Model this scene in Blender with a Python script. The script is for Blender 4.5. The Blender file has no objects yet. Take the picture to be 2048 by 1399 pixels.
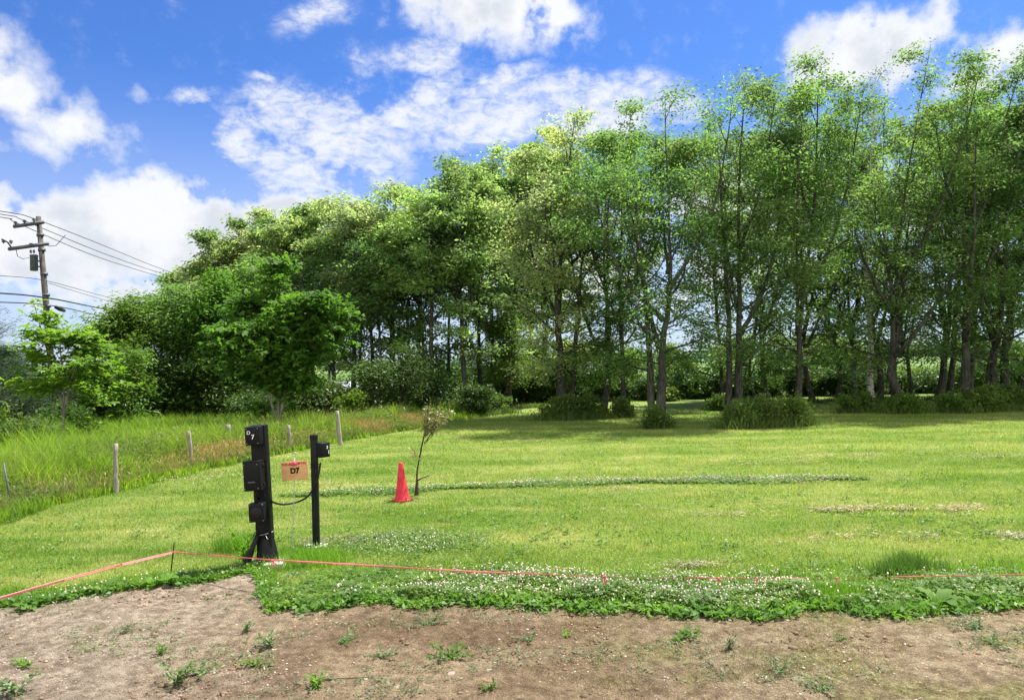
import bpy, math
import numpy as np
from mathutils import Vector, Matrix

PI = math.pi
R_ = math.radians
scene = bpy.context.scene
COL = scene.collection

# ------------------------------------------------------------------ camera
F = 1479.0; CX, CY = 1024.0, 699.5; CAM_H = 2.0
PITCH = R_(1.10); ROLL = R_(1.40)
fwd = np.array([0, math.cos(PITCH), math.sin(PITCH)])
r0 = np.array([1.0, 0, 0]); u0 = np.array([0, -math.sin(PITCH), math.cos(PITCH)])
right = r0 * math.cos(ROLL) - u0 * math.sin(ROLL)
upv = u0 * math.cos(ROLL) + r0 * math.sin(ROLL)
cam_d = bpy.data.cameras.new('camera'); cam = bpy.data.objects.new('camera', cam_d)
COL.objects.link(cam)
cam_d.sensor_width = 36; cam_d.lens = 36 * F / 2048
cam_d.clip_end = 20000; cam_d.clip_start = 0.05
M = Matrix.Identity(4)
for i in range(3):
    M[i][0] = right[i]; M[i][1] = upv[i]; M[i][2] = -fwd[i]
M[2][3] = CAM_H
cam.matrix_world = M
scene.camera = cam

def ray(px, py):
    return right * ((px - CX) / F) + upv * ((CY - py) / F) + fwd
def G(px, py, z=0.0):
    d = ray(px, py); t = (z - CAM_H) / d[2]
    return np.array([d[0] * t, d[1] * t, z])
def P(px, py, dist):
    d = ray(px, py); t = dist / d[1]
    return np.array([d[0] * t, dist, CAM_H + d[2] * t])

# ------------------------------------------------------------------ exposure, sun
scene.view_settings.view_transform = 'Standard'
scene.view_settings.look = 'None'
scene.view_settings.exposure = 1.2
scene.view_settings.gamma = 1.0
scene.cycles.max_bounces = 10
scene.cycles.diffuse_bounces = 6
scene.cycles.transmission_bounces = 6
scene.cycles.glossy_bounces = 2
scene.cycles.use_denoising = True
SUN_EL, SUN_AZ = 62.5, 54.0      # azimuth clockwise from +Y (behind the trees, to the right)
sv = Vector((math.sin(R_(SUN_AZ)) * math.cos(R_(SUN_EL)), math.cos(R_(SUN_AZ)) * math.cos(R_(SUN_EL)), math.sin(R_(SUN_EL))))
sd = bpy.data.lights.new('sun', 'SUN'); sun = bpy.data.objects.new('sun', sd); COL.objects.link(sun)
sd.energy = 4.8; sd.angle = R_(0.55); sd.color = (1.0, 0.955, 0.88)
sun.rotation_euler = sv.to_track_quat('Z', 'Y').to_euler(); sun.location = (0, 0, 60)

# ------------------------------------------------------------------ node helper
class NT:
    def __init__(s, tree): s.t = tree; s.n = tree.nodes; s.l = tree.links
    def new(s, ty, **kw):
        n = s.n.new(ty)
        for k, v in kw.items(): setattr(n, k, v)
        return n
    def put(s, sock, v):
        if v is None: return
        if isinstance(v, bpy.types.NodeSocket): s.l.new(v, sock)
        else:
            if isinstance(v, (tuple, list)) and len(v) == 3 and sock.type == 'RGBA': v = tuple(v) + (1,)
            sock.default_value = v
    def math(s, op, a, b=None, c=None, clamp=False):
        n = s.new('ShaderNodeMath', operation=op, use_clamp=clamp)
        s.put(n.inputs[0], a); s.put(n.inputs[1], b)
        if c is not None: s.put(n.inputs[2], c)
        return n.outputs[0]
    def vm(s, op, a, b=None, scale=None):
        n = s.new('ShaderNodeVectorMath', operation=op)
        s.put(n.inputs[0], a); s.put(n.inputs[1], b)
        if scale is not None: s.put(n.inputs['Scale'], scale)
        return n.outputs['Value'] if op in ('LENGTH', 'DOT_PRODUCT', 'DISTANCE') else n.outputs['Vector']
    def mix(s, f, a, b, blend='MIX'):
        n = s.new('ShaderNodeMix', data_type='RGBA', blend_type=blend)
        s.put(n.inputs[0], f); s.put(n.inputs[6], a); s.put(n.inputs[7], b)
        return n.outputs[2]
    def noise(s, vec, scale, detail=3, rough=.5, dist=0.0, dim='3D'):
        n = s.new('ShaderNodeTexNoise', noise_dimensions=dim)
        s.put(n.inputs['Vector'], vec); n.inputs['Scale'].default_value = scale
        n.inputs['Detail'].default_value = detail; n.inputs['Roughness'].default_value = rough
        n.inputs['Distortion'].default_value = dist
        return n.outputs['Fac']
    def ss(s, v, a, b, lo=0.0, hi=1.0):
        n = s.new('ShaderNodeMapRange', interpolation_type='SMOOTHSTEP')
        s.put(n.inputs['Value'], v)
        for k, x in zip(('From Min', 'From Max', 'To Min', 'To Max'), (a, b, lo, hi)): s.put(n.inputs[k], x)
        return n.outputs[0]
    def attr(s, name, out='Fac'):
        return s.new('ShaderNodeAttribute', attribute_name=name).outputs[out]
    def pos(s): return s.new('ShaderNodeNewGeometry').outputs['Position']

# ------------------------------------------------------------------ world: Nishita sky with clouds by direction
world = bpy.data.worlds.new('World'); scene.world = world; world.use_nodes = True
w = NT(world.node_tree); w.n.clear()
sky = w.new('ShaderNodeTexSky', sky_type='NISHITA', sun_disc=False)
sky.sun_elevation = R_(SUN_EL); sky.sun_rotation = R_(SUN_AZ)
sky.altitude = 100; sky.air_density = 1.0; sky.dust_density = 0.6; sky.ozone_density = 3.0
dirv = w.new('ShaderNodeTexCoord').outputs['Generated']
sep = w.new('ShaderNodeSeparateXYZ'); w.l.new(dirv, sep.inputs[0])
az = w.math('MULTIPLY', w.math('ARCTAN2', sep.outputs[0], sep.outputs[1]), 57.2958)
el = w.math('MULTIPLY', w.math('ARCSINE', sep.outputs[2]), 57.2958)
cmb = w.new('ShaderNodeCombineXYZ'); w.l.new(az, cmb.inputs[0]); w.l.new(el, cmb.inputs[1]); uv = cmb.outputs[0]
def azel(px, py):
    d = ray(px, py); d = d / np.linalg.norm(d)
    return math.degrees(math.atan2(d[0], d[1])), math.degrees(math.asin(d[2]))
def blobs(lst, warp):
    acc = None
    for (px, py, rx, ry, wt, rot) in lst:
        a, e = azel(px, py)
        k = 57.3 / F * math.cos(R_(a)) ** 2
        mp = w.new('ShaderNodeMapping', vector_type='TEXTURE')
        w.l.new(warp, mp.inputs['Vector'])
        mp.inputs['Location'].default_value = (a, e, 0)
        mp.inputs['Rotation'].default_value = (0, 0, R_(rot))
        mp.inputs['Scale'].default_value = (rx * k, ry * k, 1)
        ln = w.vm('LENGTH', mp.outputs[0])
        v = w.math('MULTIPLY', w.math('SUBTRACT', 1.0, ln, clamp=True), wt)
        acc = v if acc is None else w.math('MAXIMUM', acc, v)
    return acc
nA = w.new('ShaderNodeTexNoise'); w.l.new(uv, nA.inputs['Vector'])
nA.inputs['Scale'].default_value = 0.16; nA.inputs['Detail'].default_value = 7; nA.inputs['Roughness'].default_value = .58
warpA = w.vm('ADD', uv, w.vm('SCALE', w.vm('SUBTRACT', nA.outputs['Color'], (0.5, 0.5, 0.5)), scale=5.0))
fineA = w.noise(uv, 0.55, 8, .6)
cumulus = [  # px, py, rx, ry, weight, rotation
 (60, 480, 420, 160, 2.3, 0), (280, 450, 290, 150, 2.4, 5), (420, 460, 230, 120, 2.2, 0), (180, 400, 150, 60, 1.0, 0),
 (120, 560, 380, 100, 1.0, 0), (-150, 480, 300, 160, 1.5, 0), (580, 425, 190, 75, 1.8, 0), (330, 600, 420, 90, 1.3, 0),
 (20, 170, 190, 150, 1.05, -25), (120, 225, 270, 95, .98, -18), (-60, 120, 200, 160, 1.2, 0), (60, 270, 160, 60, .7, 0),
 (1010, 10, 220, 110, 1.9, -8), (900, -30, 200, 80, 1.6, 0), (1080, 45, 130, 75, 1.6, 0),
 (1740, 95, 240, 95, 2.0, 0), (1650, 110, 110, 55, 1.2, 0), (1850, 120, 170, 75, 1.3, 0), (2010, 110, 110, 80, 1.4, 0), (1960, 170, 140, 60, 1.0, 0),
 (800, 292, 55, 48, .95, 0), (330, 190, 90, 22, .5, -5), (780, 350, 30, 14, .7, 0),
 (1500, 420, 700, 180, 1.0, 0), (1250, 560, 900, 130, 1.1, 0), (800, 470, 300, 70, .8, 0), (1900, 400, 400, 250, 1.1, 0),
 (-900, 300, 420, 200, 1.3, 0), (2900, 250, 500, 220, 1.3, 0), (1500, -700, 300, 150, 1.2, 20), (300, -600, 260, 120, 1.1, 0)]
cA = blobs(cumulus, warpA)
dA = w.math('ADD', cA, w.math('MULTIPLY', w.math('SUBTRACT', fineA, .5), 1.0))
aA = w.ss(dA, 0.02, 0.92)
# dappled high cloud
mpB = w.new('ShaderNodeMapping'); w.l.new(uv, mpB.inputs['Vector'])
mpB.inputs['Rotation'].default_value = (0, 0, R_(-8)); mpB.inputs['Scale'].default_value = (0.62, 1.25, 1)
nB1 = w.noise(mpB.outputs[0], 1.25, 7, .66, 0.5)
nB2 = w.noise(uv, .22, 5, .6)
alto = [(560, 225, 190, 90, .95, 20), (650, 270, 220, 100, 1.15, 0), (600, 330, 160, 110, 1.05, -25), (480, 280, 90, 60, .9, 0), (700, 180, 170, 60, .9, 25),
 (860, 110, 130, 55, .95, 10), (870, 190, 190, 80, .95, 0), (1000, 225, 260, 75, 1.15, 0), (790, 220, 240, 95, 1.0, 0), (700, 300, 230, 120, .9, 0), (380, 190, 90, 25, .7, 0), (1180, 195, 230, 70, 1.25, 0), (1250, 235, 220, 70, 1.3, 0), (1010, 160, 120, 30, .85, 5),
 (950, 270, 200, 60, .8, 0), (640, 20, 160, 50, .75, 25), (740, 110, 90, 45, .7, 0), (620, 370, 110, 40, 1.0, 0), (530, 165, 60, 20, .7, 0)]
cB = blobs(alto, warpA)
dB = w.math('ADD', cB, w.math('ADD', w.math('MULTIPLY', w.math('SUBTRACT', nB1, .5), 2.5), w.math('MULTIPLY', w.math('SUBTRACT', nB2, .5), .9)))
aB = w.math('MULTIPLY', w.math('MULTIPLY', w.ss(dB, -.45, 1.25), 0.93), w.ss(cB, 0.0, 0.55))
veil = w.math('MULTIPLY', w.ss(el, 22.0, 2.0), 0.5)
afill = w.ss(w.math('ABSOLUTE', az), 62, 115)      # unseen bright cloud field, added behind the camera as fill light
fillcloud = w.math('MULTIPLY', w.math('MULTIPLY', afill, w.ss(w.noise(uv, .045, 5, .6), .34, .52)), w.ss(el, 75, 55))
alpha = w.math('MAXIMUM', w.math('MAXIMUM', w.math('MAXIMUM', aA, aB), veil), fillcloud)
# self shading of the thick parts of the cumulus
nS = w.noise(w.vm('ADD', uv, (1.2, -1.6, 0)), 0.16, 5, .55)
thick = w.math('MULTIPLY', w.ss(cA, .45, 1.2), w.ss(nS, .42, .62))
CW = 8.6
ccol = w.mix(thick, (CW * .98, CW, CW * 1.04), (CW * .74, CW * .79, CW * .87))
ccol = w.mix(w.math('MULTIPLY', fillcloud, .9), ccol, (16.5, 16.2, 15.6))  # added fill cloud is brighter than the visible ones
skyc = w.mix(1.0, sky.outputs[0], (0.57, 0.93, 1.56), 'MULTIPLY')
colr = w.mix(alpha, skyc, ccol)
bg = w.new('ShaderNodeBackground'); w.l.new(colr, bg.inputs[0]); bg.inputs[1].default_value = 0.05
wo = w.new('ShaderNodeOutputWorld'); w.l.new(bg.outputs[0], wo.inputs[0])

# ------------------------------------------------------------------ object helpers
def tag(o, label=None, cat=None, group=None, kind=None):
    if label: o['label'] = label
    if cat: o['category'] = cat
    if group: o['group'] = group
    if kind: o['kind'] = kind
    return o
def empty(name, loc, label, cat, group=None, rot=(0, 0, 0)):
    o = bpy.data.objects.new(name, None); COL.objects.link(o)
    o.location = [float(v) for v in loc]; o.rotation_euler = rot; o.empty_display_size = .2
    return tag(o, label, cat, group)
def obj(name, me, mat=None, parent=None, loc=None):
    o = bpy.data.objects.new(name, me); COL.objects.link(o)
    if mat is not None and len(me.materials) == 0: me.materials.append(mat)
    if parent is not None: o.parent = parent
    if loc is not None: o.location = [float(v) for v in loc]
    return o
def mesh_np(name, V, Fc, mat=None, rnd=None, smooth=False):
    """V (n,3); Fc (m,k) index array, or list of such arrays"""
    if not isinstance(Fc, list): Fc = [Fc]
    me = bpy.data.meshes.new(name)
    V = np.asarray(V, dtype=np.float32)
    me.vertices.add(len(V)); me.vertices.foreach_set('co', V.ravel())
    loops = np.concatenate([np.asarray(f, dtype=np.int32).ravel() for f in Fc])
    counts = np.concatenate([np.full(len(f), f.shape[1], dtype=np.int32) for f in Fc])
    starts = np.concatenate([[0], np.cumsum(counts)[:-1]]).astype(np.int32)
    me.loops.add(len(loops)); me.loops.foreach_set('vertex_index', loops)
    me.polygons.add(len(counts)); me.polygons.foreach_set('loop_start', starts)
    if smooth: me.polygons.foreach_set('use_smooth', np.ones(len(counts), dtype=bool))
    if rnd is not None:
        a = me.attributes.new('rnd', 'FLOAT', 'FACE'); a.data.foreach_set('value', np.asarray(rnd, dtype=np.float32))
    me.update(calc_edges=True)
    if mat is not None: me.materials.append(mat)
    return me

class MB:
    """collects shapes and links them as one mesh"""
    def __init__(s): s.V = []; s.q = []; s.t = []; s.n = 0
    def add(s, V, q=None, t=None):
        s.V.append(np.asarray(V, float))
        if q is not None and len(q): s.q.append(np.asarray(q) + s.n)
        if t is not None and len(t): s.t.append(np.asarray(t) + s.n)
        s.n += len(V)
    def tube(s, pts, rad, sides=7, cap=True):
        pts = np.asarray(pts, float); n = len(pts)
        rad = np.broadcast_to(np.asarray(rad, float), (n,))
        d = np.gradient(pts, axis=0); d /= (np.linalg.norm(d, axis=1)[:, None] + 1e-9)
        ref = np.array([1.0, 0.13, 0.07]) if abs(d[0][0]) < .8 else np.array([0.05, 1.0, 0.1])
        a = np.cross(d, ref); a /= (np.linalg.norm(a, axis=1)[:, None] + 1e-9)
        b = np.cross(d, a)
        th = np.linspace(0, 2 * PI, sides, endpoint=False)
        V = pts[:, None, :] + rad[:, None, None] * (a[:, None, :] * np.cos(th)[None, :, None] + b[:, None, :] * np.sin(th)[None, :, None])
        V = V.reshape(-1, 3)
        i = np.arange(n - 1)[:, None] * sides; j = np.arange(sides)[None, :]; j2 = (j + 1) % sides
        q = np.stack([i + j, i + j2, i + sides + j2, i + sides + j], -1).reshape(-1, 4)
        t = []
        if cap:
            V = np.vstack([V, pts[0], pts[-1]]); c0 = n * sides; c1 = c0 + 1
            for k in range(sides):
                t.append((c0, (k + 1) % sides, k)); t.append((c1, (n - 1) * sides + k, (n - 1) * sides + (k + 1) % sides))
        s.add(V, q, np.array(t) if t else None)
    def box(s, c, size, rot=None, bev=0.0):
        import bmesh
        bm = bmesh.new(); bmesh.ops.create_cube(bm, size=1)
        for v in bm.verts: v.co = Vector((v.co.x * size[0], v.co.y * size[1], v.co.z * size[2]))
        if bev: bmesh.ops.bevel(bm, geom=bm.edges[:], offset=bev, segments=2, affect='EDGES', profile=.6)
        if rot is not None: bm.transform(rot.to_4x4())
        bm.transform(Matrix.Translation(Vector([float(x) for x in c])))
        bmesh.ops.triangulate(bm, faces=bm.faces[:])
        bm.verts.index_update()
        V = [tuple(v.co) for v in bm.verts]; T = [[v.index for v in f.verts] for f in bm.faces]; bm.free()
        s.add(V, None, T)
    def lathe(s, prof, c=(0, 0, 0), sides=24, axis='Z'):
        pr = np.asarray(prof, float); th = np.linspace(0, 2 * PI, sides, endpoint=False); n = len(pr)
        V = np.stack([pr[:, 0][:, None] * np.cos(th), pr[:, 0][:, None] * np.sin(th), np.repeat(pr[:, 1][:, None], sides, 1)], -1).reshape(-1, 3)
        if axis == 'Y': V = V[:, [0, 2, 1]]
        if axis == 'X': V = V[:, [2, 0, 1]]
        i = np.arange(n - 1)[:, None] * sides; j = np.arange(sides)[None, :]; j2 = (j + 1) % sides
        q = np.stack([i + j, i + j2, i + sides + j2, i + sides + j], -1).reshape(-1, 4)
        s.add(V + np.asarray(c, float), q)
    def build(s, name, mat, parent=None, loc=None, smooth=False, rnd=False):
        V = np.vstack(s.V); fs = []
        if s.q: fs.append(np.vstack(s.q))
        if s.t: fs.append(np.vstack(s.t))
        r = None
        if rnd: r = np.random.default_rng(3).random(sum(len(f) for f in fs))
        return obj(name, mesh_np(name, V, fs, mat, r, smooth), None, parent, loc)

def vnoise(x, y, seed=0):
    """cheap smooth 2-D noise, -1..1"""
    rg = np.random.default_rng(seed); v = 0
    for k in range(5):
        a = rg.uniform(0, 2 * PI); f = rg.uniform(.7, 1.6); p = rg.uniform(0, 6)
        v = v + np.sin((x * math.cos(a) + y * math.sin(a)) * f * 2 + p + 1.3 * np.sin((x * math.sin(a) - y * math.cos(a)) * f + p))
    return v / 5 * 1.4
def fbm(x, y, seed=0, o=3):
    return sum(vnoise(x * 2.1 ** k, y * 2.1 ** k, seed + k) * .5 ** k for k in range(o))

# ------------------------------------------------------------------ materials
def new_mat(name):
    m = bpy.data.materials.new(name); m.use_nodes = True; t = NT(m.node_tree); t.n.clear()
    return m, t
def finish(t, shader, disp=None):
    o = t.new('ShaderNodeOutputMaterial'); t.l.new(shader, o.inputs[0])
def principled(t, col, rough=.6, spec=.4, bump=None, bstr=.3, bdist=.01, metal=0.0):
    p = t.new('ShaderNodeBsdfPrincipled'); t.put(p.inputs['Base Color'], col); t.put(p.inputs['Roughness'], rough)
    p.inputs['Specular IOR Level'].default_value = spec; p.inputs['Metallic'].default_value = metal
    if bump is not None:
        b = t.new('ShaderNodeBump'); b.inputs['Strength'].default_value = bstr; b.inputs['Distance'].default_value = bdist
        t.put(b.inputs['Height'], bump); t.l.new(b.outputs[0], p.inputs['Normal'])
    return p.outputs[0]
def simple_mat(name, col, rough=.6, spec=.4, nscale=0, namp=.3, bscale=0, bstr=.3, bdist=.005, metal=0):
    m, t = new_mat(name); c = col
    ps = t.new('ShaderNodeTexCoord').outputs['Object']
    if nscale:
        f = t.noise(ps, nscale, 5, .6)
        c = t.mix(t.ss(f, .3, .7), tuple(x * (1 - namp) for x in col), tuple(min(1, x * (1 + namp)) for x in col))
    bp = t.noise(ps, bscale, 5, .6) if bscale else None
    finish(t, principled(t, c, rough, spec, bp, bstr, bdist, metal)); return m
def leaf_mat(name, c1, c2, trans=.42, rough=.5, spec=.35, tcol=1.5, big=.5):
    m, t = new_mat(name)
    r = t.attr('rnd')
    c = t.mix(r, c1, c2)
    n = t.noise(t.pos(), big, 3, .55)
    c = t.mix(t.ss(n, .3, .7), t.mix(1.0, c, (.72, .80, .80), 'MULTIPLY'), t.mix(1.0, c, (1.2, 1.15, .95), 'MULTIPLY'))
    oi = t.new('ShaderNodeObjectInfo').outputs['Random']
    c = t.mix(1.0, c, t.mix(oi, (1.12, 1.0, 1.15), (.86, .98, .78)), 'MULTIPLY')
    p = principled(t, c, rough, spec)
    tr = t.new('ShaderNodeBsdfTranslucent')
    t.put(tr.inputs[0], t.mix(1.0, c, (1.06 * tcol, 1.15 * tcol, .62 * tcol), 'MULTIPLY'))
    mx = t.new('ShaderNodeMixShader'); mx.inputs[0].default_value = trans
    t.l.new(p, mx.inputs[1]); t.l.new(tr.outputs[0], mx.inputs[2]); finish(t, mx.outputs[0]); return m

MAT = {}
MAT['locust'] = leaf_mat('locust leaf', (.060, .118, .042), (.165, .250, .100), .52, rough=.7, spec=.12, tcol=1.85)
MAT['locust_pale'] = leaf_mat('pale locust leaf', (.16, .22, .10), (.33, .40, .21), .55, rough=.7, spec=.12, tcol=1.75)
MAT['blossom'] = leaf_mat('locust blossom', (.34, .36, .24), (.55, .55, .42), .3, tcol=1.0)
MAT['maple'] = leaf_mat('maple leaf', (.05, .12, .018), (.12, .235, .034), .50, rough=.6, spec=.22)
MAT['maple_young'] = leaf_mat('young maple leaf', (.12, .21, .025), (.20, .30, .04), .48)
MAT['sumac'] = leaf_mat('bright feathery leaf', (.075, .15, .02), (.12, .21, .03), .45)
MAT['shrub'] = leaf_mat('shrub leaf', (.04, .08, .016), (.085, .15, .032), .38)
MAT['sucker'] = leaf_mat('sucker leaf', (.065, .115, .028), (.14, .215, .055), .42, rough=.6, spec=.2)
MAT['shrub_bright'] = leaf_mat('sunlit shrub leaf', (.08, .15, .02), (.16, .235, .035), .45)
MAT['birch'] = leaf_mat('birch leaf', (.06, .11, .03), (.1, .15, .045), .4)
MAT['needle'] = leaf_mat('conifer needles', (.02, .05, .022), (.045, .085, .04), .2)
MAT['clover'] = leaf_mat('clover leaf', (.080, .165, .028), (.17, .28, .06), .42, big=2.5)
MAT['petal'] = leaf_mat('clover flower', (.42, .33, .22), (.86, .84, .76), .2, tcol=.8)
MAT['dock'] = leaf_mat('dock leaf', (.07, .155, .028), (.14, .24, .055), .4, rough=.62, spec=.2)
MAT['weed'] = leaf_mat('grey green weed', (.08, .14, .055), (.17, .235, .11), .3)
MAT['dryleaf'] = leaf_mat('dry curled leaf', (.26, .19, .12), (.42, .35, .22), .35, tcol=.9)
MAT['meadow'] = leaf_mat('meadow blade', (.13, .24, .02), (.25, .36, .045), .5, big=.8)
MAT['meadow_dry'] = leaf_mat('pale seed stalk', (.26, .24, .11), (.38, .33, .17), .3, tcol=.8)
MAT['sorrel'] = leaf_mat('rusty sorrel spike', (.32, .20, .09), (.50, .37, .17), .35, tcol=.8)
MAT['straw'] = leaf_mat('dry clippings', (.26, .22, .12), (.40, .34, .20), .2, tcol=.7)
MAT['fringe'] = leaf_mat('long lawn blade', (.11, .22, .02), (.19, .33, .04), .45, big=1.5)

def lawn_color(t, pos):
    sx = t.vm('MULTIPLY', pos, (0.35, 1.0, 1.0))
    n1 = t.noise(sx, .55, 4, .6, .3); n2 = t.noise(sx, 2.4, 4, .65); n3 = t.noise(pos, 9.0, 3, .7)
    c = t.mix(t.ss(n1, .32, .68), (.17, .262, .045), (.295, .352, .10))
    c = t.mix(t.math('MULTIPLY', t.ss(n2, .52, .70), .6), c, (.38, .38, .15))
    c = t.mix(t.math('MULTIPLY', t.ss(n2, .45, .30), .5), c, (.11, .21, .02))
    c = t.mix(t.math('MULTIPLY', t.ss(n3, .60, .78), .35), c, (.44, .38, .19))
    rot = t.new('ShaderNodeMapping'); t.l.new(pos, rot.inputs['Vector']); rot.inputs['Rotation'].default_value = (0, 0, R_(11)); 
    wv = t.new('ShaderNodeTexWave', wave_type='BANDS', bands_direction='Y'); t.l.new(rot.outputs[0], wv.inputs['Vector']); wv.inputs['Scale'].default_value = .17; wv.inputs['Distortion'].default_value = 2.2; wv.inputs['Detail'].default_value = 2; wv.inputs['Detail Scale'].default_value = .5
    c = t.mix(1.0, c, t.mix(wv.outputs['Fac'], (.90, .93, .88), (1.07, 1.05, 1.10)), 'MULTIPLY')
    n6 = t.noise(pos, .9, 3, .6)
    c = t.mix(1.0, c, t.mix(t.ss(n6, .35, .65), (.84, .93, .74), (1.08, 1.02, 1.12)), 'MULTIPLY')
    return c
m, t = new_mat('lawn surface'); ps = t.pos()
c = lawn_color(t, ps)
spk = t.noise(t.vm('MULTIPLY', ps, (1.0, .5, 1)), 38, 3, .8)
c = t.mix(1.0, c, t.mix(t.ss(spk, .3, .7), (.42, .45, .42), (1.3, 1.28, 1.15)), 'MULTIPLY')
bn = t.math('ADD', t.noise(ps, 45, 3, .8), t.math('MULTIPLY', t.noise(ps, 6, 2, .6), .8))
finish(t, principled(t, c, .85, .15, bn, .9, .05)); MAT['lawn'] = m
m, t = new_mat('lawn blade'); ps = t.pos()
c = lawn_color(t, ps)
c = t.mix(1.0, c, t.mix(t.attr('rnd'), (.62, .68, .55), (1.38, 1.30, 1.3)), 'MULTIPLY')
p = principled(t, c, .55, .3); tr = t.new('ShaderNodeBsdfTranslucent'); t.put(tr.inputs[0], t.mix(1.0, c, (1.6, 1.6, .9), 'MULTIPLY'))
mx = t.new('ShaderNodeMixShader'); mx.inputs[0].default_value = .48; t.l.new(p, mx.inputs[1]); t.l.new(tr.outputs[0], mx.inputs[2])
finish(t, mx.outputs[0]); MAT['blade'] = m

m, t = new_mat('bare soil'); ps = t.pos()
n1 = t.noise(ps, .42, 4, .6, .4); n2 = t.noise(ps, 3.2, 6, .68); n3 = t.noise(ps, 30, 5, .75); n4 = t.noise(ps, 1.1, 5, .6)
sepx = t.new('ShaderNodeSeparateXYZ'); t.l.new(ps, sepx.inputs[0])
c = t.mix(t.ss(n1, .40, .60), (.175, .12, .07), (.31, .235, .145))
leftpale = t.ss(t.math('ADD', sepx.outputs[0], t.math('MULTIPLY', n4, 2.2)), -.1, -1.9)
c = t.mix(t.math('MULTIPLY', leftpale, .85), c, t.mix(t.ss(n2, .35, .6), (.25, .20, .145), (.40, .335, .255)))
rightpale = t.ss(t.math('ADD', sepx.outputs[0], t.math('MULTIPLY', n4, 1.6)), 1.0, 2.3)
c = t.mix(t.math('MULTIPLY', rightpale, .7), c, t.mix(t.ss(n2, .35, .6), (.235, .178, .105), (.37, .300, .190)))
c = t.mix(t.math('MULTIPLY', t.ss(n2, .54, .72), .6), c, (.12, .075, .046))
c = t.mix(t.math('MULTIPLY', t.ss(n3, .60, .78), .55), c, (.40, .33, .26))
c = t.mix(t.math('MULTIPLY', t.ss(n3, .42, .26), .75), c, (.055, .032, .02))
mossy = t.math('MULTIPLY', t.ss(n4, .49, .60), t.math('MULTIPLY', rightpale, .75))
c = t.mix(mossy, c, t.mix(t.ss(n3, .35, .65), (.12, .11, .035), (.27, .25, .10)))
bn = t.math('ADD', n3, t.math('MULTIPLY', n2, 1.3))
n5 = t.noise(ps, 11, 5, .7); n7 = t.noise(ps, 95, 3, .8)
c = t.mix(1.0, c, t.mix(t.ss(n7, .36, .64), (.62, .60, .57), (1.22, 1.23, 1.24)), 'MULTIPLY')
c = t.mix(1.0, c, t.mix(t.ss(n5, .32, .68), (.62, .60, .58), (1.25, 1.25, 1.25)), 'MULTIPLY')
finish(t, principled(t, c, .95, .1, bn, 1.0, .05)); MAT['soil'] = m
MAT['ground'] = simple_mat('undergrowth soil', (.075, .085, .03), .95, .1, .8, .4, 12, .8, .08)
m, t = new_mat('far field'); ps = t.pos()
c = t.mix(t.ss(t.noise(t.vm('MULTIPLY', ps, (.25, 1, 1)), .06, 4, .6), .35, .65), (.075, .145, .03), (.15, .215, .07))
finish(t, principled(t, c, .9, .1, t.noise(ps, 2.0, 4, .7), .6, .3)); MAT['field'] = m
MAT['hill'] = simple_mat('far hill', (.10, .19, .22), 1, 0, .01, .15)  # bluish haze of distance is painted into the hill colour
m, t = new_mat('locust bark'); ps = t.pos()
st = t.vm('MULTIPLY', ps, (1, 1, .16))
n = t.noise(st, 22, 5, .7); n2 = t.noise(ps, 1.7, 3, .6)
c = t.mix(t.ss(n, .35, .65), (.030, .028, .023), (.095, .090, .075))
c = t.mix(t.math('MULTIPLY', t.ss(n2, .5, .7), .4), c, (.12, .14, .09))
finish(t, principled(t, c, .9, .15, n, 1.0, .03)); MAT['bark'] = m
m, t = new_mat('birch bark'); ps = t.pos()
n = t.noise(t.vm('MULTIPLY', ps, (1, 1, 4.5)), 3.6, 4, .7)
c = t.mix(t.ss(n, .52, .60), (.50, .48, .44), (.06, .055, .05))
finish(t, principled(t, c, .8, .2, n, .4, .01)); MAT['birchbark'] = m
MAT['greybark'] = simple_mat('smooth grey bark', (.24, .22, .17), .85, .2, 6, .35, 30, .5, .01)
MAT['darkbark'] = simple_mat('dark bark', (.075, .062, .05), .9, .1, 6, .35, 25, .7, .02)
m, t = new_mat('weathered post wood'); ps = t.new('ShaderNodeTexCoord').outputs['Object']
n = t.noise(t.vm('MULTIPLY', ps, (1, 1, .09)), 70, 4, .7)
finish(t, principled(t, t.mix(t.ss(n, .3, .7), (.15, .125, .095), (.40, .365, .31)), .9, .15, n, .8, .01)); MAT['postwood'] = m
MAT['black'] = simple_mat('black painted metal', (.004, .004, .005), .5, .22, 9, .4, 40, .12, .002)
MAT['blackpaint'] = simple_mat('black painted timber', (.007, .008, .009), .6, .3, 14, .5, 30, .4, .003)
MAT['rubber'] = simple_mat('black cable rubber', (.006, .006, .007), .5, .3)
MAT['white'] = simple_mat('white marker paint', (.78, .78, .76), .6, .3, 60, .12)
MAT['ink'] = simple_mat('dark brown ink', (.03, .008, .004), .7, .2)
MAT['pinkink'] = simple_mat('faded pink paint', (.58, .045, .075), .75, .2, 90, .4)
m, t = new_mat('orange plywood'); ps = t.new('ShaderNodeTexCoord').outputs['Object']
n = t.noise(t.vm('MULTIPLY', ps, (.12, 1, 1)), 90, 4, .6)
finish(t, principled(t, t.mix(t.ss(n, .3, .7), (.56, .30, .12), (.72, .44, .20)), .75, .2, n, .3, .002)); MAT['ply'] = m
m, t = new_mat('faded red cone plastic'); ps = t.new('ShaderNodeTexCoord').outputs['Object']
n = t.noise(ps, 9, 5, .7); n2 = t.noise(t.vm('MULTIPLY', ps, (1, 1, .3)), 40, 4, .7)
c = t.mix(t.ss(n, .35, .7), (.62, .022, .04), (.70, .06, .07)); c = t.mix(t.math('MULTIPLY', t.ss(n2, .6, .75), .5), c, (.30, .10, .08))
finish(t, principled(t, c, .55, .3, n2, .15, .003)); MAT['cone'] = m
m, t = new_mat('pink vinyl tape')
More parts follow.
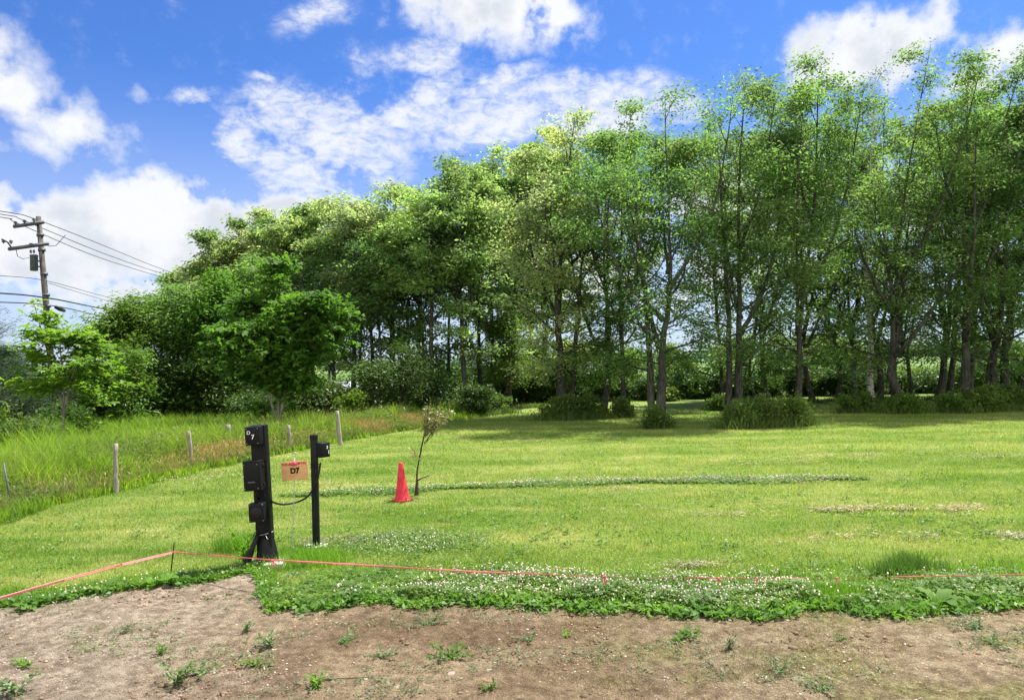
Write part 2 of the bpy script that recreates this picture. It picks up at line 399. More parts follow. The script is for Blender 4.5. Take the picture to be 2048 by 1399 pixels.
p = principled(t, (.88, .25, .28), .45, .4); tr = t.new('ShaderNodeBsdfTranslucent'); tr.inputs[0].default_value = (.9, .2, .2, 1)
mx = t.new('ShaderNodeMixShader'); mx.inputs[0].default_value = .25; t.l.new(p, mx.inputs[1]); t.l.new(tr.outputs[0], mx.inputs[2]); finish(t, mx.outputs[0]); MAT['tape'] = m
MAT['ribbon'] = simple_mat('hot pink ribbon', (.85, .06, .20), .5, .4)
MAT['zinc'] = simple_mat('dull galvanised wire', (.42, .44, .43), .45, .5, metal=.5)
MAT['concrete'] = simple_mat('pale concrete', (.50, .47, .42), .9, .2, 14, .25, 50, .4, .004)
MAT['polewood'] = simple_mat('grey concrete pole', (.10, .09, .08), .85, .2, 3, .25, 20, .3, .01)
MAT['steel'] = simple_mat('dark grey steel', (.085, .09, .10), .5, .4, 6, .2)
MAT['wire'] = simple_mat('black wire', (.02, .02, .022), .6, .3)
MAT['insul'] = simple_mat('brown grey insulator', (.10, .095, .10), .3, .5)
MAT['roof'] = simple_mat('grey blue roof', (.34, .38, .44), .5, .4, 3, .1)
MAT['shedwall'] = simple_mat('brown grey shed wall', (.36, .32, .28), .85, .2, 4, .2)
MAT['stone'] = simple_mat('brown field stone', (.34, .26, .20), .85, .25, 20, .35, 60, .5, .004)
MAT['stone_dark'] = simple_mat('dark field stone', (.15, .12, .105), .85, .25, 20, .35, 60, .5, .004)
MAT['pebble'] = leaf_mat('pebble', (.20, .14, .10), (.58, .49, .40), 0.0, rough=.85)

# ------------------------------------------------------------------ ground sheets
def sheet(name, pts, z, mat):
    V = np.array([(x, y, z) for x, y in pts]); me = mesh_np(name, V, np.arange(len(V))[None, :], mat)
    return tag(obj(name, me), kind='structure')
sheet('ground', [(-4000, -60), (4000, -60), (4000, 7000), (-4000, 7000)], -0.02, MAT['ground'])
sheet('far_field', [(-600, 62), (900, 48), (2500, 2500), (-2500, 2500)], -0.012, MAT['field'])
# lawn left border (mown edge) from the photograph
LB = np.array([G(*p)[:2] for p in [(-200, 1135), (0, 1045), (110, 1010), (230, 985), (390, 945), (480, 925), (590, 903), (700, 880), (830, 858), (900, 842), (1000, 828), (1060, 815)]])
def lawn_left(y): return np.interp(y, LB[:, 1], LB[:, 0])
ys = np.array([-3, 2, 5] + list(LB[:, 1]) + [40.]); xs = np.array([-7, -6.6, -6.3] + list(LB[:, 0]) + [LB[-1, 0]])
BACK = 38.0
lp = [(x, y) for x, y in zip(xs, ys) if y < BACK]
sheet('lawn', [(45, -3), (45, BACK)] + [(lp[-1][0], BACK)] + lp[::-1], 0.0, MAT['lawn'])
# soil in the foreground
DE = np.array([G(*p)[:2] for p in [(-300, 1245), (0, 1212), (90, 1210), (180, 1192), (340, 1172), (440, 1160), (500, 1150), (514, 1160), (524, 1180), (530, 1205), (545, 1222), (640, 1222), (760, 1212), (900, 1213), (1060, 1216), (1180, 1220), (1280, 1232), (1400, 1238), (1540, 1240), (1640, 1226), (1780, 1232), (1930, 1228), (2048, 1216), (2300, 1222)]])
def soil_edge(x): return np.interp(x, DE[:, 0], DE[:, 1]) + .03 * np.sin(x * 9) + .025 * np.sin(x * 23 + 1) + .03 * np.sin(x * 5.3 + 2) + .015 * np.sin(x * 51)
nx, ny = 560, 230
gx = np.linspace(-7.5, 7.5, nx); X = np.repeat(gx[:, None], ny, 1)
e = soil_edge(gx) + .06
tt = np.linspace(0, 1, ny)[None, :] ** 0.8
Y = 1.5 + (e[:, None] - 1.5) * tt
Zs = .016 + .008 * fbm(X * 2, Y * 2, 5, 4) + .0045 * fbm(X * 14, Y * 14, 9, 4)
Zs = np.maximum(Zs, .005)
V = np.stack([X, Y, Zs], -1).reshape(-1, 3)
i = (np.arange(nx - 1)[:, None] * ny + np.arange(ny - 1)[None, :]).reshape(-1)
me = mesh_np('dirt_path', V, np.stack([i, i + ny, i + ny + 1, i + 1], -1), MAT['soil'], smooth=True)
tag(obj('dirt_path', me), kind='structure')
# bare patch round the second post
a = np.linspace(0, 2 * PI, 40, endpoint=False); c = G(688, 1082)
sheet('bare_soil', [(c[0] + .50 * (1 + .2 * math.sin(3 * k)) * math.cos(k) , c[1] + .27 * (1 + .25 * math.sin(5 * k + 1)) * math.sin(k)) for k in a], .004, MAT['soil'])
# hills on the skyline
hx = np.linspace(-3500, 3500, 120); hz = 14 + 10 * fbm(hx / 500, hx * 0, 4, 3) + 22 * np.exp(-((hx - 750) / 500) ** 2)
hz = np.maximum(hz, 4)
V = np.concatenate([np.stack([hx, hx * 0 + 2600, hx * 0 - 1], -1), np.stack([hx, hx * 0 + 2900, hz], -1), np.stack([hx, hx * 0 + 3400, hx * 0 - 1], -1)])
n = len(hx); i = np.arange(n - 1)
me = mesh_np('hills', V, np.concatenate([np.stack([i, i + 1, i + n + 1, i + n], -1), np.stack([i + n, i + n + 1, i + 2 * n + 1, i + 2 * n], -1)]), MAT['hill'], smooth=True)
tag(obj('hills', me), kind='structure')

# ------------------------------------------------------------------ vegetation builders
def unit(v): return v / (np.linalg.norm(v, axis=-1, keepdims=True) + 1e-9)
def kites(rng, C, size, aspect=.5, droop=(-.6, .3), tilt=.7, spread=None, lobes=1, outd=None, amin=0.6):
    """leaf-shaped quads at centres C. returns V, F, rnd"""
    n = len(C)
    azi = rng.uniform(0, 2 * PI, n)
    if outd is not None:
        azi = np.where(rng.random(n) < .6, np.arctan2(outd[:, 1], outd[:, 0]) + rng.normal(0, .9, n), azi)
    dr = rng.uniform(droop[0], droop[1], n)
    a = np.stack([np.cos(azi) * np.cos(dr), np.sin(azi) * np.cos(dr), np.sin(dr)], -1)
    nn = unit(np.stack([rng.normal(0, tilt, n), rng.normal(0, tilt, n), np.ones(n)], -1))
    b = unit(np.cross(nn, a)); nn = np.cross(a, b)
    L = size * rng.uniform(amin, 1.35, n)
    VV = []; RR = []; r = rng.random(n)
    for k in range(lobes):
        if lobes > 1:
            th = (k - (lobes - 1) / 2) * (1.0 if lobes == 3 else .75)
            ak = a * math.cos(th) + b * math.sin(th); bk = -a * math.sin(th) + b * math.cos(th)
        else: ak, bk = a, b
        l = L[:, None]; wd = l * aspect / 2
        p0 = C; p1 = C + ak * l * .48 + bk * wd + nn * l * .06; p2 = C + ak * l - nn * l * .10; p3 = C + ak * l * .48 - bk * wd + nn * l * .06
        VV.append(np.stack([p0, p1, p2, p3], 1)); RR.append(r)
    V = np.concatenate(VV).reshape(-1, 3); Fq = np.arange(len(V)).reshape(-1, 4)
    return V, Fq, np.concatenate(RR)
def path_interp(pts, s):
    """point & tangent at 0..1 of a polyline"""
    x = s * (len(pts) - 1); i = min(int(x), len(pts) - 2); f = x - i
    return pts[i] * (1 - f) + pts[i + 1] * f, unit(pts[i + 1] - pts[i])
def smooth_path(ctrl, n, rng, wob):
    ctrl = np.asarray(ctrl, float); s = np.linspace(0, len(ctrl) - 1, n)
    for _ in range(1):
        out = []
        for q in s:
            i = min(int(q), len(ctrl) - 2); f = q - i
            p0 = ctrl[max(i - 1, 0)]; p1 = ctrl[i]; p2 = ctrl[i + 1]; p3 = ctrl[min(i + 2, len(ctrl) - 1)]
            out.append(.5 * ((2 * p1) + (-p0 + p2) * f + (2 * p0 - 5 * p1 + 4 * p2 - p3) * f * f + (-p0 + 3 * p1 - 3 * p2 + p3) * f ** 3))
    out = np.array(out)
    w1 = np.cumsum(rng.normal(0, wob, (n, 2)), axis=0); w1 -= np.linspace(0, 1, n)[:, None] * w1[-1]
    out[:, 0] += w1[:, 0]; out[:, 1] += w1[:, 1]
    return out

def grow(seed, stems, rad, R, fb=.35, nl=24, subs=6, lpn=28, leaf=.12, aspect=.45, sig=(.24, .14), up=(.55, 1.15), sub_len=.42,
         lobes=1, droop=(-.7, .3), tilt=.7, drop=.12, prof=None, bloom=0.0, wob=.03, twig=True, flat=1.0, tip=1.0, sides=8):
    """skeleton + leaves in local metres. stems: list of control polylines. returns trunk MB, leaf arrays, blossom arrays"""
    rng = np.random.default_rng(seed); mb = MB(); nodes = []; outs = []
    for si, ctrl in enumerate(stems):
        rs, fb_, Rs = (1.0, fb, 1.0) if si == 0 else (.8, fb, 1.0)
        if isinstance(ctrl, tuple): ctrl, rs, fb_, Rs = ctrl
        H = ctrl[-1][2] - ctrl[0][2]
        sp = smooth_path(ctrl, 16, rng, wob * H / 12)
        rr = rad * rs
        tr = rr * (1 - np.linspace(0, 1, 16)) ** .95 * .95 + .008
        tr[0] *= 1.35; tr[1] *= 1.08
        mb.tube(sp, tr, sides)
        n_l = max(4, int(nl * (Rs if si else 1))); a0 = rng.uniform(0, 6)
        for k in range(n_l):
            u = (k + rng.uniform(.0, .9)) / n_l
            t_ = fb_ + (1 - fb_) * u * .985
            p, tg = path_interp(sp, t_)
            azi = a0 + k * 2.4 + rng.normal(0, .4)
            pr = (prof(u) if prof else (.55 + .45 * math.sin(PI * min(1, u * 1.15))) * (1 - u ** 4 * .6))
            L = R * Rs * pr * rng.uniform(.6, 1.25)
            e0 = up[0] + (up[1] - up[0]) * u + rng.normal(0, .12)
            d = np.array([math.cos(azi) * math.cos(e0) , math.sin(azi) * math.cos(e0), math.sin(e0)])
            n = 6; pts = [p]; dd = d.copy()
            for q in range(n):
                dd = unit(dd + rng.normal(0, .13, 3) + np.array([0, 0, -.10 if q > 2 else .05]) * flat)
                pts.append(pts[-1] + dd * L / n)
            pts = np.array(pts)
            lr = min(rr * .42, .02 + L * .013) * (1 - .5 * u)
            mb.tube(pts, lr * (1 - np.linspace(0, 1, n + 1) * .82), 5, cap=False)
            if rng.random() < drop: continue
            for q in range(subs):
                s = .28 + .72 * (q + rng.random()) / subs
                b, tgt = path_interp(pts, min(s, .999))
                sd_ = unit(tgt + rng.normal(0, .62, 3) * np.array([1, 1, .55]) + np.array([0, 0, .12]))
                Ls = L * sub_len * rng.uniform(.5, 1.2) + .15
                m_ = 4; sp2 = [b]; d2 = sd_
                for z in range(m_):
                    d2 = unit(d2 + rng.normal(0, .2, 3) + np.array([0, 0, -.12]) * flat); sp2.append(sp2[-1] + d2 * Ls / m_)
                sp2 = np.array(sp2)
                if twig: mb.tube(sp2, max(.004, lr * .34) * (1 - np.linspace(0, 1, m_ + 1) * .7), 3, cap=False)
                for z in range(1 + (m_ > 3), m_ + 1):
                    if rng.random() < drop: continue
                    nodes.append(sp2[z]); outs.append(d2)
            nodes.append(pts[-1]); outs.append(dd)
        for q in range(int(4 * tip)):
            p, _ = path_interp(sp, .93 + .06 * q / 4); nodes.append(p + rng.normal(0, .12, 3)); outs.append(np.array([0, 0, 1.]))
    N = np.array(nodes); O = np.array(outs)
    k = rng.poisson(lpn, len(N)); idx = np.repeat(np.arange(len(N)), k)
    C = N[idx] + rng.normal(0, 1, (len(idx), 3)) * np.array([sig[0], sig[0], sig[1]])
    C[:, 2] = np.maximum(C[:, 2], .03)
    lv = kites(rng, C, leaf, aspect, droop, tilt, lobes=lobes, outd=O[idx])
    bl = None
    if bloom:
        sel = np.where(rng.random(len(N)) < bloom)[0]; sel = np.repeat(sel, 2)
        B = N[sel] + rng.normal(0, .2, (len(sel), 3)); B = np.repeat(B, 6, 0) + rng.normal(0, 1, (len(sel) * 6, 3)) * np.array([.03, .03, .06])
        bl = kites(rng, B, .06, .7, (-1.5, -.3), 1.0)
    return mb, lv, bl

def tree(name, label, cat, base, stems, rad, R, leafmat='locust', bark='bark', seed=1, group=None, **kw):
    mb, lv, bl = grow(seed, stems, rad, R, **kw)
    e = empty(name, base, label, cat, group)
    mb.build('trunk', MAT[bark], e, smooth=True)
    obj('crown', mesh_np('crown', lv[0], lv[1], MAT[leafmat], lv[2]), None, e)
    if bl is not None: obj('blossom', mesh_np('blossom', bl[0], bl[1], MAT['blossom'], bl[2]), None, e)
    return e

def leaf_scale(d): return min(1.5, max(.8, d / 26.0))
def px_tree(px, py, tpx, tpy, label, seed, R=None, rad=.13, mids=None, stems2=(), kind='locust_tree', group='windbreak trees', pale=0, dens=1.0, **kw):
    b = G(px, py); d = b[1]
    top = P(tpx, tpy, d) - b
    ctrl = [np.zeros(3)]
    for (mx_, my_) in (mids or []): ctrl.append(P(mx_, my_, d) - b + np.array([0, (seed % 5 - 2) * .06, 0]))
    ctrl.append(top)
    p0fb = (.2 if d > 33 else .26) if px < 1080 else .23
    if not mids: ctrl.insert(1, top * .5 + np.array([((seed * 7) % 11 - 5) * .05, ((seed * 5) % 7 - 3) * .05, 0]))
    st = [ctrl]
    for (x1, y1, x2, y2) in stems2:      # extra stems from the same root
        q = P(x2, y2, d) - b
        st.append([np.array([(x1 - px) * d / F, .1, 0]), (P(x1 + (x2 - x1) * .35, y1 + (y2 - y1) * .45, d) - b), q + np.array([0, .4, 0])])
    H = top[2]; rad *= 1.12; R = (R or 2.0) * (1.3 if px < 1080 else 1.34)
    p = dict(fb=p0fb, nl=int(19 * H / 12), subs=6, lpn=(23 if px < 1080 else 32) * dens, leaf=(.14 if px < 1080 else .125) * leaf_scale(d), bloom=.22 if pale else .12, sig=(.27, .12), drop=.25 if px < 1080 else .3, up=(.25, .95), tilt=.85)
    p.update(kw)
    rg = np.random.default_rng(seed + 900); main = smooth_path(ctrl, 24, rg, 0); a0 = rg.uniform(0, 6)
    for j in range(4):
        s0 = .40 + .10 * j + rg.uniform(-.03, .03); q, _ = path_interp(main, s0); aa = a0 + j * 1.9 + rg.normal(0, .3)
        off = np.array([math.cos(aa), math.sin(aa), 0]) * R * rg.uniform(.55, .95)
        en = top * max(s0 + .16, rg.uniform(.72, .97)); en[:2] += off[:2]
        st.append(([q, q + (en - q) * .4 + off * .28, en], .5 - .05 * j, .2, .64))
    return tree(kind, label, 'tree', b, st, rad, R, leafmat='locust_pale' if pale else 'locust', seed=seed, group=group, **p)

# ------------------------------------------------------------------ the windbreak
T = px_tree
# right part, trunks one by one (base px, top px)
T(1318, 846, 1330, 195, 'tall locust rising from its own small round bush on the mown grass', 11, R=2.15, rad=.155,
  mids=[(1322, 760), (1318, 690), (1332, 600), (1336, 480)], stems2=[(1308, 840, 1268, 330)], dens=.95)
T(1476, 836, 1492, 155, 'thick twin-stemmed locust standing at the left end of the big bush on the lawn', 12, R=1.95, rad=.15,
  mids=[(1474, 740), (1482, 620), (1480, 430)], stems2=[(1462, 825, 1440, 270)])
T(1591, 830, 1640, 132, 'straight slender locust growing out of the right end of the big bush on the lawn', 13, R=2.0, rad=.12,
  mids=[(1592, 730), (1600, 620), (1622, 400)])
T(1741, 812, 1752, 135, 'white-barked birch with black bands on its trunk among the locusts', 14, R=1.3, rad=.15,
  mids=[(1740, 640), (1736, 420)], kind='birch_tree', group=None, nl=16, lpn=10, bloom=0) if False else None
T(1812, 822, 1862, 88, 'tallest locust, its trunk bending in an S before it forks', 15, R=2.35, rad=.14,
  mids=[(1788, 770), (1784, 735), (1797, 680), (1796, 600), (1805, 420)], stems2=[(1790, 770, 1760, 380)], dens=.85)
T(1926, 819, 1935, 150, 'locust with a pale straight lower trunk near the right edge, its foot in low weeds', 16, R=2.1, rad=.17,
  mids=[(1928, 740), (1930, 640), (1940, 400)], dens=.8)
T(1990, 815, 2045, 175, 'leaning locust beside the thick pair near the right edge', 17, R=2.0, rad=.15, mids=[(1985, 760), (2000, 660), (2010, 420)], dens=.9)
T(2010, 812, 2075, 105, 'outermost locust of the near trunks at the right edge', 18, R=2.3, rad=.17, mids=[(2008, 740), (2020, 620), (2050, 400)])
T(1206, 829, 1222, 262, 'locust leaning right out of the dark bush, left of the slim straight one', 19, R=1.9, rad=.14,
  mids=[(1212, 770), (1216, 680), (1205, 500)])
T(1243, 831, 1262, 215, 'slim straight locust on its own small tuft of bush, between two thicker trunks', 20, R=1.7, rad=.10, mids=[(1244, 720), (1240, 560)])
T(1130, 832, 1150, 238, 'many-stemmed locust standing in the wide low bush at the middle of the row', 21, R=1.95, rad=.16,
  mids=[(1126, 740), (1118, 600), (1130, 400)], stems2=[(1118, 830, 1095, 380), (1140, 830, 1175, 420)], pale=True)
T(936, 822, 893, 325, 'locust with a long dark trunk leaning left, at the left end of the open lawn', 22, R=1.8, rad=.14,
  mids=[(930, 740), (920, 620), (903, 470)])
T(984, 812, 985, 312, 'locust with twin grey stems just right of the long leaning trunk', 23, R=1.9, rad=.13, mids=[(982, 700), (978, 520)], stems2=[(962, 815, 950, 380)], pale=True)
T(1028, 806, 1060, 300, 'brown-trunked locust behind the bright yellow green young tree', 24, R=1.8, rad=.14, mids=[(1024, 740), (1030, 560)])
T(1010, 808, 1030, 330, 'thin leaning locust behind the bright yellow green young tree', 25, R=1.3, rad=.09)
T(1086, 800, 1108, 262, 'locust set back with a forked trunk, left of the wide low bush', 26, R=1.8, rad=.14, mids=[(1086, 720), (1100, 540)], pale=True)
T(1057, 800, 1075, 300, 'slim grey locust set back in the shade near the forked trunk', 27, R=1.4, rad=.09)
T(1450, 812, 1420, 235, 'locust set back behind a small bush, left of the thick twin stems', 28, R=1.8, rad=.10, mids=[(1446, 740), (1430, 560)], dens=.45)
T(1532, 798, 1545, 205, 'locust with a dark broad foot behind the big bush', 29, R=1.9, rad=.15, mids=[(1528, 700), (1530, 520)], dens=.45)
T(1512, 798, 1560, 262, 'thin leaning locust behind the left half of the big bush', 30, R=1.4, rad=.08, mids=[(1500, 740), (1520, 560)], dens=.45)
T(1626, 802, 1680, 215, 'locust leaning left at its foot, right of the slender straight trunk', 31, R=1.9, rad=.12, mids=[(1608, 740), (1600, 690), (1650, 450)], dens=.45)
T(1676, 797, 1655, 225, 'locust with a dark bowed trunk, second to the left of the birch', 32, R=1.9, rad=.13, mids=[(1682, 745), (1672, 680), (1660, 620)], dens=.45)
T(1707, 800, 1700, 260, 'locust with a straight dark trunk, next to the left of the birch', 33, R=1.6, rad=.14, mids=[(1709, 700), (1700, 620)], dens=.45)
T(1757, 798, 1725, 205, 'locust with a bowed trunk right behind the birch', 34, R=1.8, rad=.14, mids=[(1760, 740), (1748, 660), (1735, 560)], dens=.45)
T(1824, 792, 1790, 230, 'locust leaning left, framed against the pale far field', 35, R=1.5, rad=.10, mids=[(1815, 720), (1800, 660)], dens=.45)
T(1880, 796, 1905, 205, 'dark twin-trunked locust right of the gap with the pale field', 36, R=2.0, rad=.16, mids=[(1890, 700), (1898, 560)], stems2=[(1900, 792, 1960, 260)], dens=.75)
T(1938, 792, 1975, 190, 'dark locust tucked close behind the pale straight lower trunk', 37, R=1.9, rad=.13, dens=.8)
T(1968, 796, 2000, 240, 'locust leaning strongly right between the right-hand trunks', 38, R=1.8, rad=.12, mids=[(1985, 720), (2000, 640), (2000, 450)], dens=.8)
T(2045, 800, 2110, 180, 'locust half cut off by the right edge of the view', 39, R=2.2, rad=.13, dens=.9)
T(2180, 810, 2190, 120, 'locust standing just outside the right edge of the view', 40, R=2.3, rad=.15)
T(2330, 815, 2340, 90, 'second locust standing outside the right edge of the view', 41, R=2.4, rad=.15)
# left part, receding
lefts = [
 (868, 812, 868, 375, 1.8, .11, 'pale-crowned locust left of the long leaning dark trunk', True),
 (835, 806, 828, 395, 1.9, .11, 'pale feathery locust behind the leafless-looking sapling', True),
 (789, 806, 790, 378, 2.0, .15, 'locust with a thick dark upright trunk halfway along the left half', True),
 (748, 804, 752, 400, 1.9, .10, 'dense locust left of the thick dark upright trunk', True),
 (706, 803, 700, 415, 2.1, .14, 'locust whose lower trunk shows right of the low grey roof', False),
 (672, 803, 655, 412, 2.0, .12, 'locust with a straight black-looking trunk in front of the low grey roof', True),
 (637, 801, 612, 420, 2.1, .12, 'locust with a forked dark trunk left of the low grey roof', False),
 (585, 800, 580, 412, 2.2, .13, 'locust towering directly behind the round-headed maple', True),
 (538, 800, 522, 402, 2.2, .13, 'locust behind the left shoulder of the round-headed maple', True),
 (490, 800, 478, 432, 2.1, .13, 'locust with an open airy top between the maple and the lower trees', False),
 (448, 800, 432, 465, 2.0, .12, 'locust whose narrow top stands apart against white cloud', True),
 (405, 798, 398, 520, 2.0, .12, 'locust near the low end of the row, sky above its shoulder', False),
 (362, 796, 365, 552, 1.9, .11, 'locust where the three top wires vanish into the leaves', True),
 (322, 796, 328, 585, 1.8, .10, 'short locust at the low left end of the row', False)]
for k, (px, py, tx, ty, R, rad, lab, pale) in enumerate(lefts):
    T(px, py + 14, tx, ty + (22 if k > 6 else 8), lab, 60 + k, R=R * (1.05 if k < 6 else .78), rad=rad, pale=pale, fb=.2, dens=1.0, subs=6)
extra = [(895, 818, 905, 360, 'slender locust crowding the left side of the long leaning dark trunk'), (765, 826, 772, 470, 'thin understorey locust left of the thick dark upright trunk'), (815, 824, 812, 450, 'thin understorey locust right of the thick dark upright trunk'),
 (722, 826, 728, 480, 'thin understorey locust right of the low grey roof'), (655, 828, 640, 560, 'crooked dark young locust in front of the low grey roof'), (612, 826, 604, 520, 'thin locust showing under the right side of the maple'), (852, 822, 846, 440, 'thin locust left of the leaning dark trunk, behind the sapling top'), (520, 826, 512, 520, 'thin locust showing under the left side of the maple')]
for k, (px, py, tx, ty, lab) in enumerate(extra): T(px, py, tx, ty, lab, 120 + k, R=1.35, rad=.075, fb=.18, dens=.5)
hl = ['behind the wooden post left of the pedestal', 'behind the left side of the maple', 'behind the maple stems', 'behind the right side of the maple', 'left of the low grey roof', 'right of the low grey roof', 'behind the thin understorey locusts', 'behind the thick dark upright trunk', 'left behind the sapling top', 'behind the long leaning trunk', 'behind the twin grey stems', 'behind the bright young tree']
FARL = hl
# birch
b = G(1741, 812); d = b[1]
tree('birch_tree', 'white-barked birch with black bands standing among the locusts', 'tree', b,
     [[np.zeros(3), P(1740, 700, d) - b, P(1737, 500, d) - b, P(1752, 130, d) - b]], .155, 1.5, leafmat='birch', bark='birchbark', seed=14,
     fb=.5, nl=20, subs=5, lpn=9, leaf=.09, up=(.8, 1.25), wob=.015)
# round-headed maple in front
b = G(558, 872); d = b[1]
def mp(px, py, dy=0): v = P(px, py, d + dy) - b; return v
tree('maple_tree', 'round-headed bright green maple with many bare grey stems, in front of the row', 'tree', b,
     [[np.zeros(3), mp(556, 790), mp(560, 700), mp(556, 522, .3)], [np.array([-.05, .1, .35]), mp(545, 720, .3), mp(492, 605, .5)], [np.array([.02, 0, .4]), mp(590, 690, -.2), mp(636, 606, -.4)],
      [np.array([-.05, 0, .3]), mp(520, 740, -.5), mp(455, 675, -.7)], [np.array([.05, .1, .7]), mp(600, 700, .5), mp(668, 670, .8)]],
     .05, 1.2, leafmat='maple', bark='greybark', seed=5, fb=.24, nl=26, subs=6, lpn=10, leaf=.125, aspect=.62, lobes=3, up=(.5, 1.0), droop=(-.9, .1), sig=(.2, .08), tilt=.45, drop=.2)
# left group
def blob_tree(name, label, px, py, tx, ty, R, leafmat, seed, bark='darkbark', n=1, **kw):
    b = G(px, py); d = b[1]; top = P(tx, ty, d) - b; rg = np.random.default_rng(seed)
    st = []
    for k in range(n):
        o = rg.normal(0, R * .35, 2) if k else np.zeros(2)
        st.append([np.zeros(3) + np.array([o[0] * .15, o[1] * .15, 0]), top * .5 + np.array([o[0] * .7, o[1] * .7, 0]), top * (1 if k == 0 else rg.uniform(.7, .95)) + np.array([o[0] * 1.5, o[1] * 1.2, 0])])
    p = dict(fb=.16, nl=int(13 + 3 * top[2]), subs=6, lpn=14, drop=.26, leaf=.12, up=(.3, 1.0), bloom=0)
    p.update(kw)
    return tree(name, label, 'tree' if 'shrub' not in name else 'shrub', b, st, p.pop('rad', .08), R, leafmat=leafmat, bark=bark, seed=seed, **p)
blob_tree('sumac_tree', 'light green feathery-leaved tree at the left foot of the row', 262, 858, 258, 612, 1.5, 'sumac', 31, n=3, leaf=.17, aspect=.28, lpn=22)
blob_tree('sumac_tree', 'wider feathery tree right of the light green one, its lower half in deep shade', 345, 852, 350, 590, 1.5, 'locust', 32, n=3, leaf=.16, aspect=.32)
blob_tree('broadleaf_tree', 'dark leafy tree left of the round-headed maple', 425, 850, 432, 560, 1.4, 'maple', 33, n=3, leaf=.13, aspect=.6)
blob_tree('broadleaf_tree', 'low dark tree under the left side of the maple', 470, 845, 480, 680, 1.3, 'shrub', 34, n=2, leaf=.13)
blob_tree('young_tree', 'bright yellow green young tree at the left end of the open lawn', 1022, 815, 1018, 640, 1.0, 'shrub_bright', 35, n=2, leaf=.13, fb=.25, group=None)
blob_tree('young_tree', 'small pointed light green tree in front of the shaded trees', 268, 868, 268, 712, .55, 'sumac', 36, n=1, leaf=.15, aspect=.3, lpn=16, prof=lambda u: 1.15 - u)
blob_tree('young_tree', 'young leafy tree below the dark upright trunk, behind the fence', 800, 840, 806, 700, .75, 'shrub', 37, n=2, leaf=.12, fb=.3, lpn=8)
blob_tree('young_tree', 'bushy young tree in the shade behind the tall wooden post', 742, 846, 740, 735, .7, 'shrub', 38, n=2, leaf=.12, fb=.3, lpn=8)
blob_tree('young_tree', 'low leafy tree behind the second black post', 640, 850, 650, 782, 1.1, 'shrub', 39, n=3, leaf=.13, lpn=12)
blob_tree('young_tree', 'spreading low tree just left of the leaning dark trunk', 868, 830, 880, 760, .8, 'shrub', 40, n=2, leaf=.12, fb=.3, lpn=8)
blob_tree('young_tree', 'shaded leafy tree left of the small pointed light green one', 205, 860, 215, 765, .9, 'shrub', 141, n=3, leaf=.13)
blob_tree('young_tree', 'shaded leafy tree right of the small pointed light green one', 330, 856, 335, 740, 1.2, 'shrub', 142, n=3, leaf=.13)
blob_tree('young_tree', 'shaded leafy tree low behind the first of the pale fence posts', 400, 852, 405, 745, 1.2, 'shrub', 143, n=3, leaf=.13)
# lit maple sapling, left
b = G(126, 915); d = b[1]
tree('maple_sapling', 'bright young maple standing alone in the tall grass in front of the utility pole', 'tree', b,
     [[np.zeros(3), P(127, 800, d) - b, P(118, 672, d) - b], [P(127, 830, d) - b, P(140, 770, d) - b, P(168, 690, d) - b], ([P(127, 820, d) - b, P(105, 740, d) - b, P(68, 606, d) - b], .6, .2, .5)],
     .04, 1.12, leafmat='maple_young', bark='greybark', seed=8, fb=.30, nl=12, subs=5, lpn=10, leaf=.105, aspect=.6, lobes=3, up=(.15, .9), sig=(.13, .06), droop=(-.6, .2), tilt=.35, drop=.15, wob=.02)
# conifer at the left edge, broadleaf bushes
def conifer(name, label, base, H, R, seed):
    rng = np.random.default_rng(seed); mb = MB(); mb.tube([[0, 0, 0], [0, 0, H * .5], [.05, 0, H]], [.12, .08, .015], 8); N = []; O = []
    nwh = 34
    for k in range(nwh):
        z = H * (.08 + .9 * k / nwh); L = R * (1 - k / nwh) ** .8 + .15
        for q in range(6):
            a = rng.uniform(0, 2 * PI); dd = np.array([math.cos(a), math.sin(a), .25]); pts = np.array([np.array([0, 0, z]) + dd * L * s + np.array([0, 0, .25 * L * s * s - .1 * s]) for s in np.linspace(0, 1, 6)])
            mb.tube(pts, np.linspace(.02, .006, 6), 4, cap=False)
            for s in range(1, 6):
                for r in range(5):
                    N.append(pts[s] + rng.normal(0, .1, 3)); O.append(dd)
    N = np.array(N); O = np.array(O); idx = np.repeat(np.arange(len(N)), 9)
    C = N[idx] + rng.normal(0, .07, (len(idx), 3))
    lv = kites(rng, C, .11, .12, (.0, .7), .8, outd=O[idx])
    e = empty(name, base, label, 'tree'); mb.build('trunk', MAT['darkbark'], e, smooth=True)
    obj('crown', mesh_np('crown', lv[0], lv[1], MAT['needle'], lv[2]), None, e)
conifer('conifer', 'dark conifer whose branch tips reach in at the left edge', G(-95, 905), 5.2, 2.0, 3)
conifer('conifer', 'lower dark conifer filling in behind the young maple at the left edge', G(10, 880), 2.9, 1.4, 4)
